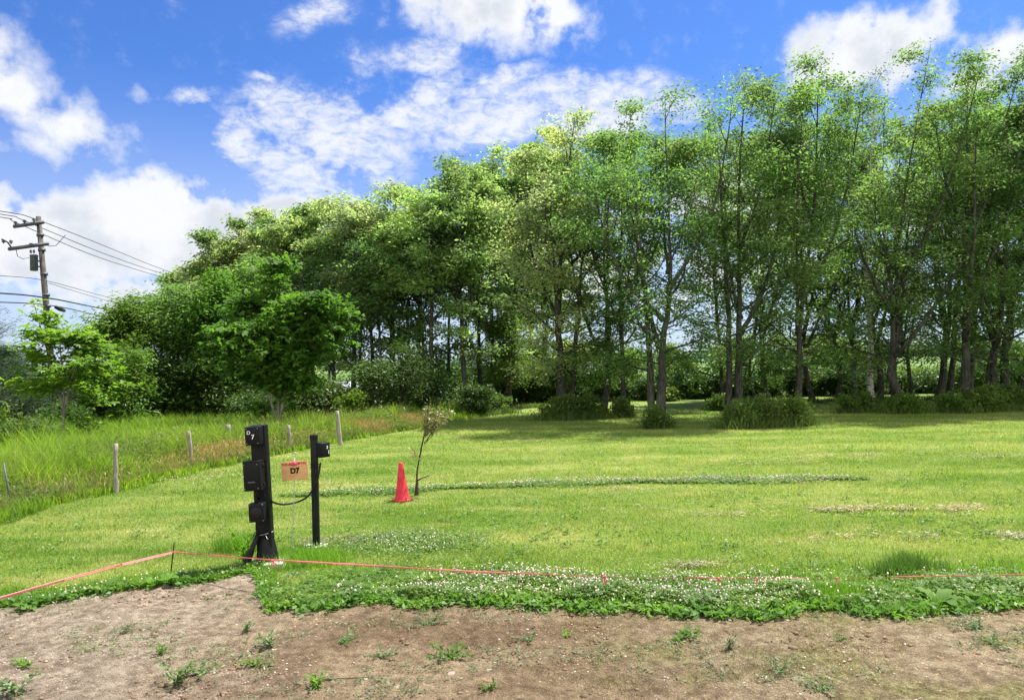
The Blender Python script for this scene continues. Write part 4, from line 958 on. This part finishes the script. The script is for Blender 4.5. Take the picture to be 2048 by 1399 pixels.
stuff('straw_litter', kites(rng, np.stack([x, y, rng.uniform(.018, .028, len(x))], -1), .022, .14, (-.12, .2), .4), leaf_mat('soil litter', (.16, .115, .07), (.40, .34, .24), .05), 'tiny straw bits and dead stalks lying on the trodden soil', 'litter')
# uncountable little sprouts and pebbles
n = 4200; x = rng.uniform(-4.3, 4.3, n); y = rng.uniform(3.6, 6.6, n); k = (y < soil_edge(x)) & (fbm(x * 1.4, y * 2.0, 55, 3) > .12); x, y = x[k], y[k]
m_ = 5; x = np.repeat(x, m_) + rng.normal(0, .025, len(x) * m_); y = np.repeat(y, m_) + rng.normal(0, .025, len(y) * m_)
stuff('soil_weeds', kites(rng, np.stack([x, y, rng.uniform(.016, .035, len(x))], -1), .028, .35, (-.1, .9), .5), 'weed', 'sparse tiny grey green sprouts over the bare soil', 'weeds')
n = 42000; x = rng.uniform(.0, 4.6, n); y = rng.uniform(3.6, 6.6, n); k = (y < soil_edge(x)) & (fbm(x * 1.1 + 4, y * 1.8, 58, 3) + rng.normal(0, .18, n) > .12); x, y = x[k], y[k]
for (px, py, sx, sy, nn_) in [(1235, 1372, .10, .06, 700), (1480, 1345, .22, .07, 1300), (1560, 1352, .07, .08, 500), (1420, 1310, .15, .05, 300), (1760, 1360, .2, .07, 500), (1650, 1300, .2, .06, 300), (20, 1280, .08, .06, 260), (1990, 1395, .2, .05, 300), (1325, 1275, .2, .05, 250)]:
    c = G(px, py); x = np.concatenate([x, rng.normal(c[0], sx, nn_)]); y = np.concatenate([y, rng.normal(c[1], sy, nn_)])
stuff('thin_dry_grass', blades(rng, x, y, .026, .0035, .7, 1, z0=.010), leaf_mat('sparse olive grass', (.20, .18, .06), (.36, .30, .14), .2, tcol=.8), 'sparse olive and straw coloured grass on the trodden soil', 'grass')
n = 10000; x = rng.uniform(-4.6, 4.6, n); y = rng.uniform(3.4, 6.8, n); k = (y < soil_edge(x) + .02) & (rng.random(n) < np.clip(.55 + fbm(x, y, 61, 2), .12, 1)); x, y = x[k], y[k]
s = np.clip(rng.lognormal(-5.55, .5, len(x)), .0018, .015)
v, f, r = heads(rng, x, y, np.full(len(x), .014), 1.0)
v = v.reshape(-1, 12, 3); c = np.stack([x, y, np.full(len(x), .016)], -1)[:, None, :]; v = (v - c) / np.abs(v - c).max((1, 2), keepdims=True)
v = c + v * s[:, None, None] * (np.array([1.2, 1.0, .62]) * rng.uniform(.75, 1.25, (len(x), 1, 3))) * rng.uniform(.8, 1.15, v.shape[:2] + (1,))
stuff('pebbles', (v.reshape(-1, 3), f, r), 'pebble', 'small pale and brown pebbles strewn over the soil', 'pebbles')
n = 9000; x = rng.uniform(-4.6, 4.6, n); y = rng.uniform(3.4, 6.8, n); k = (y < soil_edge(x) + .02) & (rng.random(n) < np.clip(.35 + 1.1 * fbm(x * 1.3, y * 1.8, 65, 3), .03, 1)); x, y = x[k], y[k]
s = np.clip(rng.lognormal(-4.95, .6, len(x)), .003, .028)
v, f, r = heads(rng, x, y, np.full(len(x), .014), 1.0)
v = v.reshape(-1, 12, 3); c = np.stack([x, y, np.full(len(x), .014)], -1)[:, None, :]; v = (v - c) / np.abs(v - c).max((1, 2), keepdims=True)
v = c + v * s[:, None, None] * (np.array([1.2, 1.0, .55]) * rng.uniform(.7, 1.3, (len(x), 1, 3))) * rng.uniform(.7, 1.2, v.shape[:2] + (1,))
stuff('soil_clods', (v.reshape(-1, 3), f, r), leaf_mat('soil clod', (.11, .076, .05), (.22, .162, .108), 0.0, rough=.95, spec=.1), 'crumbly clods of brown soil lying on the ground', 'soil')
def stone(px, py, s, mat, lab, seed):
    import bmesh
    rg = np.random.default_rng(seed); bm = bmesh.new(); bmesh.ops.create_icosphere(bm, subdivisions=2, radius=1)
    V = np.array([v.co for v in bm.verts]); T_ = np.array([[v.index for v in f.verts] for f in bm.faces]); bm.free()
    V = V * (1 + .16 * fbm(V[:, 0] * 1.3 + seed, V[:, 1] * 1.3 + V[:, 2], seed, 2))[:, None] * np.array([1.25, .95, .72]) * s
    o = obj('stone', mesh_np('stone', V, T_, MAT[mat], None), None, None, G(px, py) + np.array([0, 0, s * .5])); o.rotation_euler.z = rg.uniform(0, 6); tag(o, lab, 'stone')
for k, (px, py, s, mt, lab) in enumerate([(903, 1353, .028, 'stone', 'largest brown stone on the soil near the bottom middle'), (731, 1363, .020, 'stone', 'rounded reddish stone near the bottom edge'),
    (742, 1381, .022, 'stone_dark', 'dark stone just below the reddish one'), (977, 1345, .022, 'stone', 'flat pale stone right of the largest one'), (672, 1316, .016, 'stone', 'tan stone left of the middle of the soil'),
    (1865, 1371, .016, 'stone_dark', 'small dark stone low on the right half'), (288, 1262, .016, 'stone', 'pinkish stone on the pale soil at left'), (795, 1378, .018, 'stone', 'flat stone at the bottom edge')]):
    stone(px, py, s, mt, lab, 40 + k)

# ------------------------------------------------------------------ built objects
def text_mesh(s, size, thick=0.0, extr=.0006):
    cu = bpy.data.curves.new('lettering', 'FONT'); cu.body = s; cu.size = size; cu.extrude = extr; cu.offset = thick; cu.align_x = 'CENTER'; cu.align_y = 'CENTER'
    o = bpy.data.objects.new('lettering', cu); COL.objects.link(o); dg = bpy.context.evaluated_depsgraph_get(); dg.update()
    me = bpy.data.meshes.new_from_object(o.evaluated_get(dg)); bpy.data.objects.remove(o); me.name = 'lettering'; me.materials.clear(); return me
RX90 = Matrix.Rotation(PI / 2, 4, 'X')
def place_text(parent, s, size, mat, loc, thick=0.0, rotz=0.0, roty=0.0, name='lettering'):
    me = text_mesh(s, size, thick); me.transform(RX90); o = obj(name, me, MAT[mat], parent, loc); o.rotation_euler = (0, roty, rotz); return o

# power pedestal
b = G(534, 1131); d = b[1]
ped = empty('power_pedestal', b, 'big black power pedestal with three boxes, marked D 7 on the top one', 'power pedestal', rot=(0, R_(-2.3), R_(1)))
u_ = d / F
hp = 280 * u_
m = MB(); m.box((0.0, 0, hp / 2 + .01), (.152, .115, hp - .02), bev=.006); m.box((.03, 0, hp * .5), (.012, .121, hp * .96), bev=.002); m.build('post', MAT['black'], ped)
m = MB(); m.lathe([(.118, .02), (.115, .05), (.103, .14), (.090, .22), (.080, .275), (.079, .29)], (0.01, 0, 0), 4 * 6); 
for v in m.V: v[:, 1] *= .8
m.build('base_skirt', MAT['rubber'], ped, smooth=False)
m = MB(); m.box((.01, -.02, .022), (.40, .32, .07), bev=.010); m.build('footing', MAT['concrete'], ped)
m = MB(); m.box((-.012, -.125, hp - .095), (.145, .12, .185), bev=.006); m.box((-.012, -.187, hp - .095), (.132, .006, .172), bev=.002); m.build('top_box', MAT['black'], ped)
m = MB(); m.box((-.03, -.135, hp - .495), (.172, .145, .29), bev=.007); m.box((-.038, -.2105, hp - .495), (.150, .008, .27), bev=.003); m.box((-.03, -.1355, hp - .349), (.176, .15, .008), bev=.003); mid = m.build('middle_box', MAT['black'], ped)
m = MB(); m.box((-.035, -.217, hp - .55), (.07, .008, .012), bev=.002); m.build('latch', MAT['steel'], mid)
for hz2 in (.40, .59): m = MB(); m.box((.062, -.12, hp - hz2), (.012, .03, .03), bev=.002); m.build('hinge', MAT['rubber'], mid)
m = MB(); m.box((-.022, -.115, hp - .865), (.152, .11, .185), bev=.006); low = m.build('lower_box', MAT['black'], ped)
m = MB(); m.lathe([(0, -.176), (.052, -.176), (.058, -.172), (.058, -.168)], (-.022, 0, hp - .865), 24, 'Y'); m.build('socket_cover', MAT['rubber'], low)
m = MB(); m.tube([(-.03, -.13, hp - .63), (-.03, -.135, hp - .665), (-.018, -.12, hp - .70), (-.02, -.08, hp - .74)], [.018, .018, .013, .012], 10); m.box((-.03, -.13, hp - .642), (.05, .03, .012), bev=.003); m.build('cable_gland', MAT['rubber'], ped)
m = MB(); m.tube([(-.05, -.075, .34), (-.09, -.11, .24), (-.135, -.13, .12), (-.17, -.20, .03), (-.185, -.26, .0)], [.022, .026, .028, .028, .028], 12)
for q in range(26):
    s = .35 + .62 * q / 26; p, tg = path_interp(np.array([(-.05, -.075, .34), (-.09, -.11, .24), (-.135, -.13, .12), (-.17, -.20, .03), (-.185, -.26, .0)]), s); m.tube([p - tg * .003, p + tg * .003], .0315, 12)
m.build('corrugated_conduit', MAT['rubber'], ped, smooth=True)
m = MB(); a = np.linspace(0, 2 * PI, 25); m.tube([(.082 * math.cos(q), .066 * math.sin(q) * 1.1, .335 + .012 * math.cos(q)) for q in a], .0035, 6); m.tube([(.03, -.074, .33), (.045, -.09, .30), (.06, -.088, .29)], .003, 5); m.build('tie_wire', MAT['zinc'], ped)
place_text(ped, 'D', .05, 'white', (-.045, -.1915, hp - .06), .0006)
place_text(ped, '7', .062, 'white', (-.005, -.1915, hp - .105), .0012)

for (bo_, xs2, zs2, yy2) in ((ped, (-.068, .044), (hp - .022, hp - .168), -.190), (mid, (-.103, .028), (hp - .375, hp - .615), -.2145), (low, (-.088, .044), (hp - .785, hp - .945), -.170)):
    for xx in xs2:
        for zz in zs2:
            m = MB(); m.lathe([(0, -.003), (.0035, -.003), (.0045, 0), (.0045, .003)], (xx, yy2, zz), 8, 'Y'); m.build('screw', MAT['zinc'], bo_)
tw = P(640, 1370, 4.62); tw[2] = 0; pts = np.array([G(622, 1367), G(650, 1365), G(690, 1362), G(716, 1361), G(738, 1360)]) + [0, 0, .022]
m = MB(); m.tube(pts - pts[0], [.003, .004, .0035, .003, .002], 6); tag(m.build('twig', MAT['darkbark'], None, pts[0]), 'thin dark twig lying on the soil left of the reddish stone', 'twig')
# second post
b2 = G(633, 1092); d2 = b2[1]; u2 = d2 / F; h2 = 221 * u2
sp_ = empty('meter_post', b2, 'slim black post with one small box on its right side, standing on bare soil', 'post', rot=(0, R_(-.2), R_(6)))
m = MB(); m.box((0, 0, h2 / 2), (.075, .075, h2), bev=.004); m.box((0, 0, h2 - .02), (.079, .079, .05), bev=.003); m.build('post', MAT['blackpaint'], sp_)
m = MB(); m.box((0, 0, .006), (.24, .2, .02), bev=.005); m.build('footing', MAT['concrete'], sp_)
mbx = MB(); mbx.box((0, 0, 0), (.13, .085, .165), bev=.006); mbx.box((0, -.0445, 0), (.118, .006, .15), bev=.002)
bx_ = mbx.build('small_box', MAT['black'], sp_, (.098, -.015, h2 - .168)); bx_.rotation_euler.z = R_(48)
me = text_mesh('3', .045, .0015); me.transform(RX90); o = obj('lettering', me, MAT['white'], bx_, (.022, -.0485, .028))
me = text_mesh('1', .055, .0015); me.transform(RX90); o = obj('lettering', me, MAT['white'], bx_, (.042, -.0485, -.028))
m = MB()
for z in (h2 - .33, h2 - .36): m.tube([(.042 * math.cos(q) * 1.15, .042 * math.sin(q) * 1.15, z) for q in np.linspace(0, 2 * PI, 13)], .004, 5)
m.build('strap', MAT['rubber'], sp_)
# cable between them
pA = P(527, 987, d - .06); pB = P(571, 1008, (d + d2) / 2 - .05); pC = P(612, 995, d2 - .12); pD = P(634, 960, d2 - .07); pE = P(641, 925, d2 - .05)
rg = np.random.default_rng(0); m = MB(); m.tube(smooth_path([pA, P(543, 1002, d), pB, pC, pD, pE], 40, rg, 0.0), .0105, 10)
tag(m.build('power_cable', MAT['rubber'], smooth=True), 'black cable sagging from the big pedestal to the slim post', 'cable')

# site sign on a thin stake
b3 = G(587, 1126); b3[1] -= .02; d3 = b3[1]; u3 = d3 / F
sg = empty('site_sign', b3, 'small orange plywood sign reading D7 on a thin wire stake with a pink ribbon', 'sign')
cpos = P(590, 941, d3) - b3; topz = (P(588, 910, d3) - b3)
m = MB(); m.tube([(0, 0, -.05), (0.0, 0, .25), (cpos[0] * .9, .012, cpos[2]), (topz[0], .012, topz[2] - .02)], .0042, 6); a = np.linspace(-PI / 2, 1.4 * PI, 16)
m.tube([(topz[0] + .018 * math.cos(q), .012, topz[2] + .012 + .022 * math.sin(q)) for q in a], .0038, 6); m.build('wire_stake', MAT['zinc'], sg, smooth=True)
brd = MB(); wS, hS = 55 * u3, 37 * u3; brd.box((0, 0, 0), (wS, .009, hS), bev=.0015); bo = brd.build('board', MAT['ply'], sg, cpos); bo.rotation_euler = (0, R_(-4.0), R_(-4))
place_text(bo, 'D7', .076, 'ink', (.0, -.0064, .001), .0042)
rg = np.random.default_rng(6); m = MB()         # worn pink lettering too faded to read: short broken strokes
x0 = -wS / 2 + .012
while x0 < wS / 2 - .014:
    lw = .011; hh = .028
    for q in range(3):
        t_ = rg.integers(0, 3)
        if t_ == 0: m.box((x0 + .004 * q, -.0053, hS / 2 - .020), (lw * .7, .0012, hh * rg.uniform(.6, 1)))
        elif t_ == 1: m.box((x0 + .006, -.0056, hS / 2 - .012 - .006 * q), (.013, .0012, .0075))
        else: m.box((x0 + .005, -.0059, hS / 2 - .022), (lw * .6, .0012, hh * .9), rot=Matrix.Rotation(rg.uniform(-.5, .5), 3, 'Y'))
    x0 += .0185
m.build('faded_lettering', MAT['pinkink'], bo)
m = MB()
for q in range(7):
    a = -PI / 2 + (q - 3) * .22; m.tube([(0, -.012, hS / 2 + .01), (.012 * (q - 3) * .6, -.022 - .003 * (q % 2), hS / 2 - .018), (.0085 * (q - 3), -.018, hS / 2 - .038 + .004 * (q % 3))], [.004, .0075, .0045], 6)
m.build('pink_ribbon', MAT['ribbon'], bo, smooth=True)

# traffic cone
b4 = G(805, 1001)
cn = empty('traffic_cone', b4, 'small faded red traffic cone standing alone on the lawn beside the leafy sapling', 'traffic cone', rot=(0, R_(-1.5), 0))
uc = b4[1] / F; hc = 77 * uc
m = MB(); m.lathe([(0, .006), (17.5 * uc, .006), (18 * uc, .016), (17.4 * uc, .032), (14.8 * uc, .040), (14.0 * uc, .05), (9.6 * uc, hc * .45), (5.0 * uc, hc * .9), (4.0 * uc, hc * .97), (3.0 * uc, hc), (2.0 * uc, hc * .995), (1.8 * uc, hc * .9)], (0, 0, 0), 36)
m.build('cone_body', MAT['cone'], cn, smooth=True)
m = MB(); m.lathe([(14.3 * uc, .041), (15.0 * uc, .045), (14.7 * uc, .056), (13.7 * uc, .056)], (0, 0, 0), 36); m.build('base_ring', MAT['cone'], cn, smooth=True)
# sapling beside the cone
b5 = G(833, 990); d5 = b5[1]
def q5(px, py, dy=0.0): return P(px, py, d5 + dy) - b5
sap = empty('sapling', b5, 'thin bare-stemmed sapling with curled pale leaves right behind the red cone', 'sapling')
m = MB(); rg = np.random.default_rng(15)
m.tube(smooth_path([np.zeros(3), q5(834, 968), q5(834, 945), q5(839, 915), q5(846, 880), q5(851, 862)], 14, rg, 0), np.linspace(.03, .010, 14) * np.array([1.1, 1.1, 1.0, .75, .6, .6, .6, .65, .7, .75, .8, .9, 1, 1]), 8)
m.tube([q5(835, 960), q5(845, 955), q5(857, 951)], [.014, .009, .007], 6)
m.tube([q5(840, 915), q5(832, 905), q5(824, 897)], [.004, .003, .002], 5)
ends = []
for k in range(15):
    a = rg.uniform(0, 2 * PI); sx = rg.normal(0, 1)
    tip = q5(868 + rg.uniform(-32, 40), rg.uniform(798, 858), rg.uniform(-.28, .28)); st0 = q5(850 + rg.uniform(-3, 2), rg.uniform(852, 888))
    pt = np.array([st0, (st0 + tip) / 2 + rg.normal(0, .03, 3) + [0, 0, -.02], tip]); m.tube(pt, [.006, .004, .002], 5)
    for s in np.linspace(.3, 1, 8): ends.append(path_interp(pt, min(s, .999))[0])
for k in range(5): ends.append(q5(825 + rg.uniform(-6, 6), 905 + rg.uniform(-8, 10)))
m.build('trunk', MAT['darkbark'], sap, smooth=True)
E_ = np.repeat(np.array(ends), 4, 0) + rg.normal(0, .025, (len(ends) * 4, 3)); lv = kites(rg, E_, .062, .42, (-.4, 1.3), 1.2)
obj('leaves', mesh_np('leaves', lv[0], lv[1], MAT['dryleaf'], lv[2]), None, sap)
m = MB(); p = q5(839, 917); m.tube([p + [-.012, -.012, -.015], p + [.0, -.018, 0], p + [.012, -.012, .012]], .010, 7); m.build('pink_marker', MAT['tape'], sap)

# pink tape on a thin stake
def ribbon(mb, pts, wv=.012, seed=0):
    rg = np.random.default_rng(seed); out = []
    for i in range(len(pts) - 1):
        n = max(2, int(np.linalg.norm(pts[i + 1] - pts[i]) / .06))
        for k in range(n): out.append(pts[i] + (pts[i + 1] - pts[i]) * k / n)
    out.append(pts[-1]); P_ = np.array(out); n = len(P_)
    ang = np.cumsum(rg.normal(0, .35, n)) ; tw = np.stack([0 * ang, np.sin(ang) * .6, np.cos(ang * .6) * .9], -1) * wv * .5
    nrm = np.tile(np.array([0, .0006, 0]), (n, 1))
    V = np.concatenate([P_ - tw - nrm, P_ + tw - nrm, P_ + tw + nrm, P_ - tw + nrm]); i = np.arange(n - 1)
    q = np.concatenate([np.stack([i + a * n, i + 1 + a * n, i + 1 + ((a + 1) % 4) * n, i + ((a + 1) % 4) * n], -1) for a in range(4)]); mb.add(V, q)
sb_ = G(339, 1150); stp = P(349, 1083, sb_[1])
m = MB(); m.tube([sb_ + [0, 0, -.08], sb_ * .5 + stp * .5 + [.004, 0, 0], stp], [.0065, .006, .0055], 7); tag(m.build('thin_stake', MAT['rubber'], smooth=True), 'thin dark stake holding the corner of the pink tape', 'stake')
dk = sb_[1] - .01
def TP(px, py, dist): return P(px, py, dist)
tp = [P(-330, 1290, 4.6), P(0, 1194, 5.45), P(130, 1157, 5.9), P(240, 1128, 6.3), P(345, 1103, dk)]
tp2 = [P(345, 1103, dk), P(545, 1119, 6.72), P(740, 1130, 6.52), P(940, 1142, 6.36), P(1205, 1152, 6.2), P(1437, 1155, 6.15), P(1513, 1155.5, 6.15), P(1673, 1154.5, 6.15), P(1850, 1152, 6.15), P(2050, 1148, 6.2), P(2400, 1140, 6.3)]
tape = empty('boundary_tape', P(345, 1103, dk), 'pink tape stretched low above the grass from the thin stake', 'tape')
org = P(345, 1103, dk)
m = MB(); ribbon(m, [p - org for p in tp], .0105, 1); ribbon(m, [p - org + np.array([0, .01, -.012]) for p in tp], .009, 2); m.build('tape_run', MAT['tape'], tape)
m = MB(); ribbon(m, [p - org for p in tp2], .0155, 3); m.build('tape_run', MAT['tape'], tape)
for k, (px, py, dd, s) in enumerate([(545, 1120, 6.71, 1.3), (940, 1142, 6.355, .6), (1207, 1152, 6.195, 1.3), (1437, 1155, 6.145, 1.0), (1513, 1155.5, 6.145, .9), (1673, 1154.5, 6.145, .9)]):
    rg = np.random.default_rng(70 + k); m = MB()
    for q in range(5):
        e_ = np.array([rg.normal(.01, .016), rg.normal(-.012, .008), -rg.uniform(.025, .055)]) * s
        ribbon(m, [np.zeros(3), e_ * .5 + rg.normal(0, .006, 3), e_], .016, k * 7 + q)
    m.tube([(-.009, -.004, 0), (0, -.006, .003), (.009, -.004, 0)], .007, 6)
    m.build('ribbon_knot', MAT['ribbon' if k in (0, 2) else 'tape'], tape, P(px, py, dd) - org)

# fence posts
for k, (px, py, tx, ty, wd_, lab) in enumerate([(231, 985, 231, 886, 11, 'weathered wooden fence post, nearest one, leaning against nothing in the grass'),
    (384, 938, 377, 862, 9, 'slim weathered fence post, second from the left'), (465, 905, 455, 849, 12, 'thick pale fence post leaning left beside the rusty plants'),
    (581, 900, 577, 850, 8, 'short fence post right of the big black pedestal'), (681, 890, 674, 821, 10, 'tallest grey fence post, behind the slim black post'), (813, 850, 808, 814, 5, 'short whitish stub at the far end of the fence')]):
    b = G(px, py); dd = b[1]; tpv = P(tx, ty, dd) - b; rg = np.random.default_rng(90 + k); n = 9
    pts = np.array([tpv * s for s in np.linspace(-.12, 1, n)]) + rg.normal(0, .006, (n, 3)) * (np.arange(n) > 0)[:, None]
    r_ = wd_ / 2.35 * dd / F * (1.1 - .2 * np.linspace(0, 1, n)) * rg.uniform(.88, 1.12, n); m = MB(); m.tube(pts, r_, 9)
    o = m.build('fence_post', MAT['postwood'], None, b); 
    tag(o, lab.replace(', leaning against nothing in the grass', ' to the mown edge on the left'), 'fence post', 'old wooden fence posts')
b = G(22, 1022); m = MB(); tpv = P(7, 925, b[1]) - b; m.tube([tpv * -.1, tpv * .5 + [.01, 0, 0], tpv], [.017, .015, .012], 7); tag(m.build('metal_stake', MAT['steel'], None, b), 'thin black stake leaning in the tall grass at the left edge', 'stake')
bush(300, 1000, .01, .01, 'shrub', 'x', 1) if False else None

# utility pole, lines
bp = P(110, 760, 40.0); bp[2] = 0; top = P(77, 433, 40.0)
pole = empty('utility_pole', bp, 'tall grey utility pole with two crossarms and a transformer, leaning left', 'utility pole')
up_ = top - bp; m = MB(); m.tube([np.zeros(3), up_ * .5, up_], [.19, .16, .125], 14)
def on(px, py, dy=0.0): return P(px, py, 40.0 + dy) - bp
m.build('pole', MAT['polewood'], pole, smooth=True)
m = MB()
for yy in (470, 500, 548, 590, 612, 650): c = on(77 + (yy - 433) * .098, yy); m.tube([c - up_ / 9 * .06, c + up_ / 9 * .06], .185, 12)
m.build('steel_band', MAT['steel'], pole)
def bar(pa, pb, w_): mm = MB(); mm.tube([pa, pb], w_, 4); return mm
bar(on(27, 453, -.3), on(88, 444, -.2), .10).build('crossarm', MAT['steel'], pole); bar(on(17, 498, -.3), on(97, 487, -.2), .10).build('crossarm', MAT['steel'], pole)
def insul(px, py, s=1.0, dy=-.3):
    mm = MB(); c = on(px, py, dy); mm.lathe([(.03, 0), (.03, .06), (.09, .07), (.10, .11), (.05, .13), (.09, .15), (.08, .2), (.03, .22), (0, .22)], c, 10); mm.build('insulator', MAT['insul'], pole, smooth=True)
for px, py in ((31, 450), (49, 447), (68, 444), (7, 487), (22, 488), (62, 494)): insul(px, py)
m = MB(); c = on(68, 525, -.35); m.lathe([(0, -.44), (.16, -.44), (.19, -.41), (.19, .34), (.205, .36), (.205, .40), (.13, .44), (0, .44)], c, 20); tr_ = m.build('transformer', MAT['steel'], pole, smooth=False)
m = MB(); c2_ = on(66, 506, -.35); m.lathe([(.04, 0), (.07, .05), (.04, .09), (.07, .13), (.04, .17), (0, .2)], c2_ + [0.05, 0, 0], 10); m.lathe([(.04, 0), (.07, .05), (.04, .09), (.07, .13), (.04, .17), (0, .2)], c2_ + [-.12, 0, 0], 10); m.build('bushing', MAT['insul'], tr_)
m = MB(); m.tube([on(70, 520, -.3), on(86, 524)], .05, 6); m.tube([on(72, 532, -.3), on(87, 534)], .05, 6); m.build('bracket', MAT['steel'], pole)
m = MB(); m.tube([on(32, 498, -.3), on(35, 512, -.3), on(46, 518, -.3), on(58, 515, -.3)], .018, 5); m.tube([on(97, 492), on(112, 491), on(131, 470)], .018, 5); m.tube([on(3, 478, -.5), on(15, 484, -.4), on(24, 496, -.3)], .04, 5); m.build('jumper_wire', MAT['wire'], pole)
far_d = 85.0
def line(name, label, pts, r):
    P3 = [P(*p) for p in pts]; org_ = P3[0]; rg = np.random.default_rng(0)
    m = MB(); m.tube(smooth_path([p - org_ for p in P3], 30, rg, 0), r, 5); o = m.build('overhead_wire', MAT['wire'], None, org_); tag(o, label, 'overhead wire', 'overhead wires from the utility pole')
line('w', 'uppermost overhead wire crossing the top of the pole', [(-500, 345, 22), (0, 422, 36.5), (70, 438, 40), (200, 488, 50), (300, 529, 62), (380, 558, 76)], .022)
line('w', 'second overhead wire from the top', [(-500, 355, 22), (0, 428, 36.5), (52, 443, 39.7), (190, 500, 50), (290, 536, 62), (380, 563, 76)], .022)
line('w', 'third overhead wire from the top', [(-500, 362, 22), (0, 434, 36.5), (34, 446, 39.7), (180, 508, 50), (280, 541, 62), (375, 569, 76)], .022)
line('w', 'thin middle overhead wire below the transformer', [(-500, 520, 22), (0, 551, 36.5), (95, 562, 40), (200, 590, 52), (290, 612, 70)], .016)
line('w', 'thin overhead wire just below the middle one, right of the pole', [(97, 566, 40), (200, 597, 52), (290, 622, 70)], .014)
line('w', 'thick dark overhead cable low on the pole', [(-400, 570, 24), (0, 586, 36.5), (97, 596, 40), (160, 608, 46), (235, 624, 58), (300, 640, 74)], .040)
line('w', 'lowest overhead cable carrying a small dark box', [(-400, 598, 24), (0, 604, 36.5), (97, 610, 40), (160, 622, 46), (225, 638, 58), (290, 655, 74)], .030)
o = MB(); pa, pb = P(112, 614, 41), P(128, 621, 42.4); o.tube([pa, (pa + pb) / 2, pb], [.10, .13, .10], 8); tag(o.build('cable_box', MAT['wire']), 'small dark splice box hanging on the lowest overhead cable', 'cable box')

# low roofs seen through the trees
def shed(px0, px1, yt, yb, dist, lab):
    a = P(px0, yb, dist); c = P(px1, yb, dist); z1 = P((px0 + px1) / 2, yt, dist)[2]; z0 = 0
    W = c[0] - a[0]; ctr = np.array([(a[0] + c[0]) / 2, dist, 0]); zb = z1 * .55
    e = empty('low_shed', ctr, lab, 'shed'); m = MB(); m.box((0, 1.2, zb / 2), (W, 2.4, zb)); m.build('wall', MAT['shedwall'], e)
    m = MB(); V = [(-W / 2 - .15, -.25, zb), (W / 2 + .15, -.25, zb), (W / 2 + .15, 1.2, z1), (-W / 2 - .15, 1.2, z1), (W / 2 + .15, 2.65, zb), (-W / 2 - .15, 2.65, zb)]
    V2 = [(x, y, z + .06) for x, y, z in V]; m.add(V + V2, [[6, 7, 8, 9], [9, 8, 10, 11], [0, 1, 7, 6], [0, 3, 2, 1], [3, 5, 4, 2], [5, 11, 10, 4]], [[1, 2, 8], [1, 8, 7], [2, 4, 10], [2, 10, 8], [0, 6, 9], [0, 9, 3], [3, 9, 11], [3, 11, 5]])
    m.build('roof', MAT['roof'], e)
shed(645, 712, 766, 790, 52, 'low shed with a grey blue roof seen between the dark trunks')
shed(120, 178, 768, 786, 48, 'low grey roof showing behind the young maple at left')
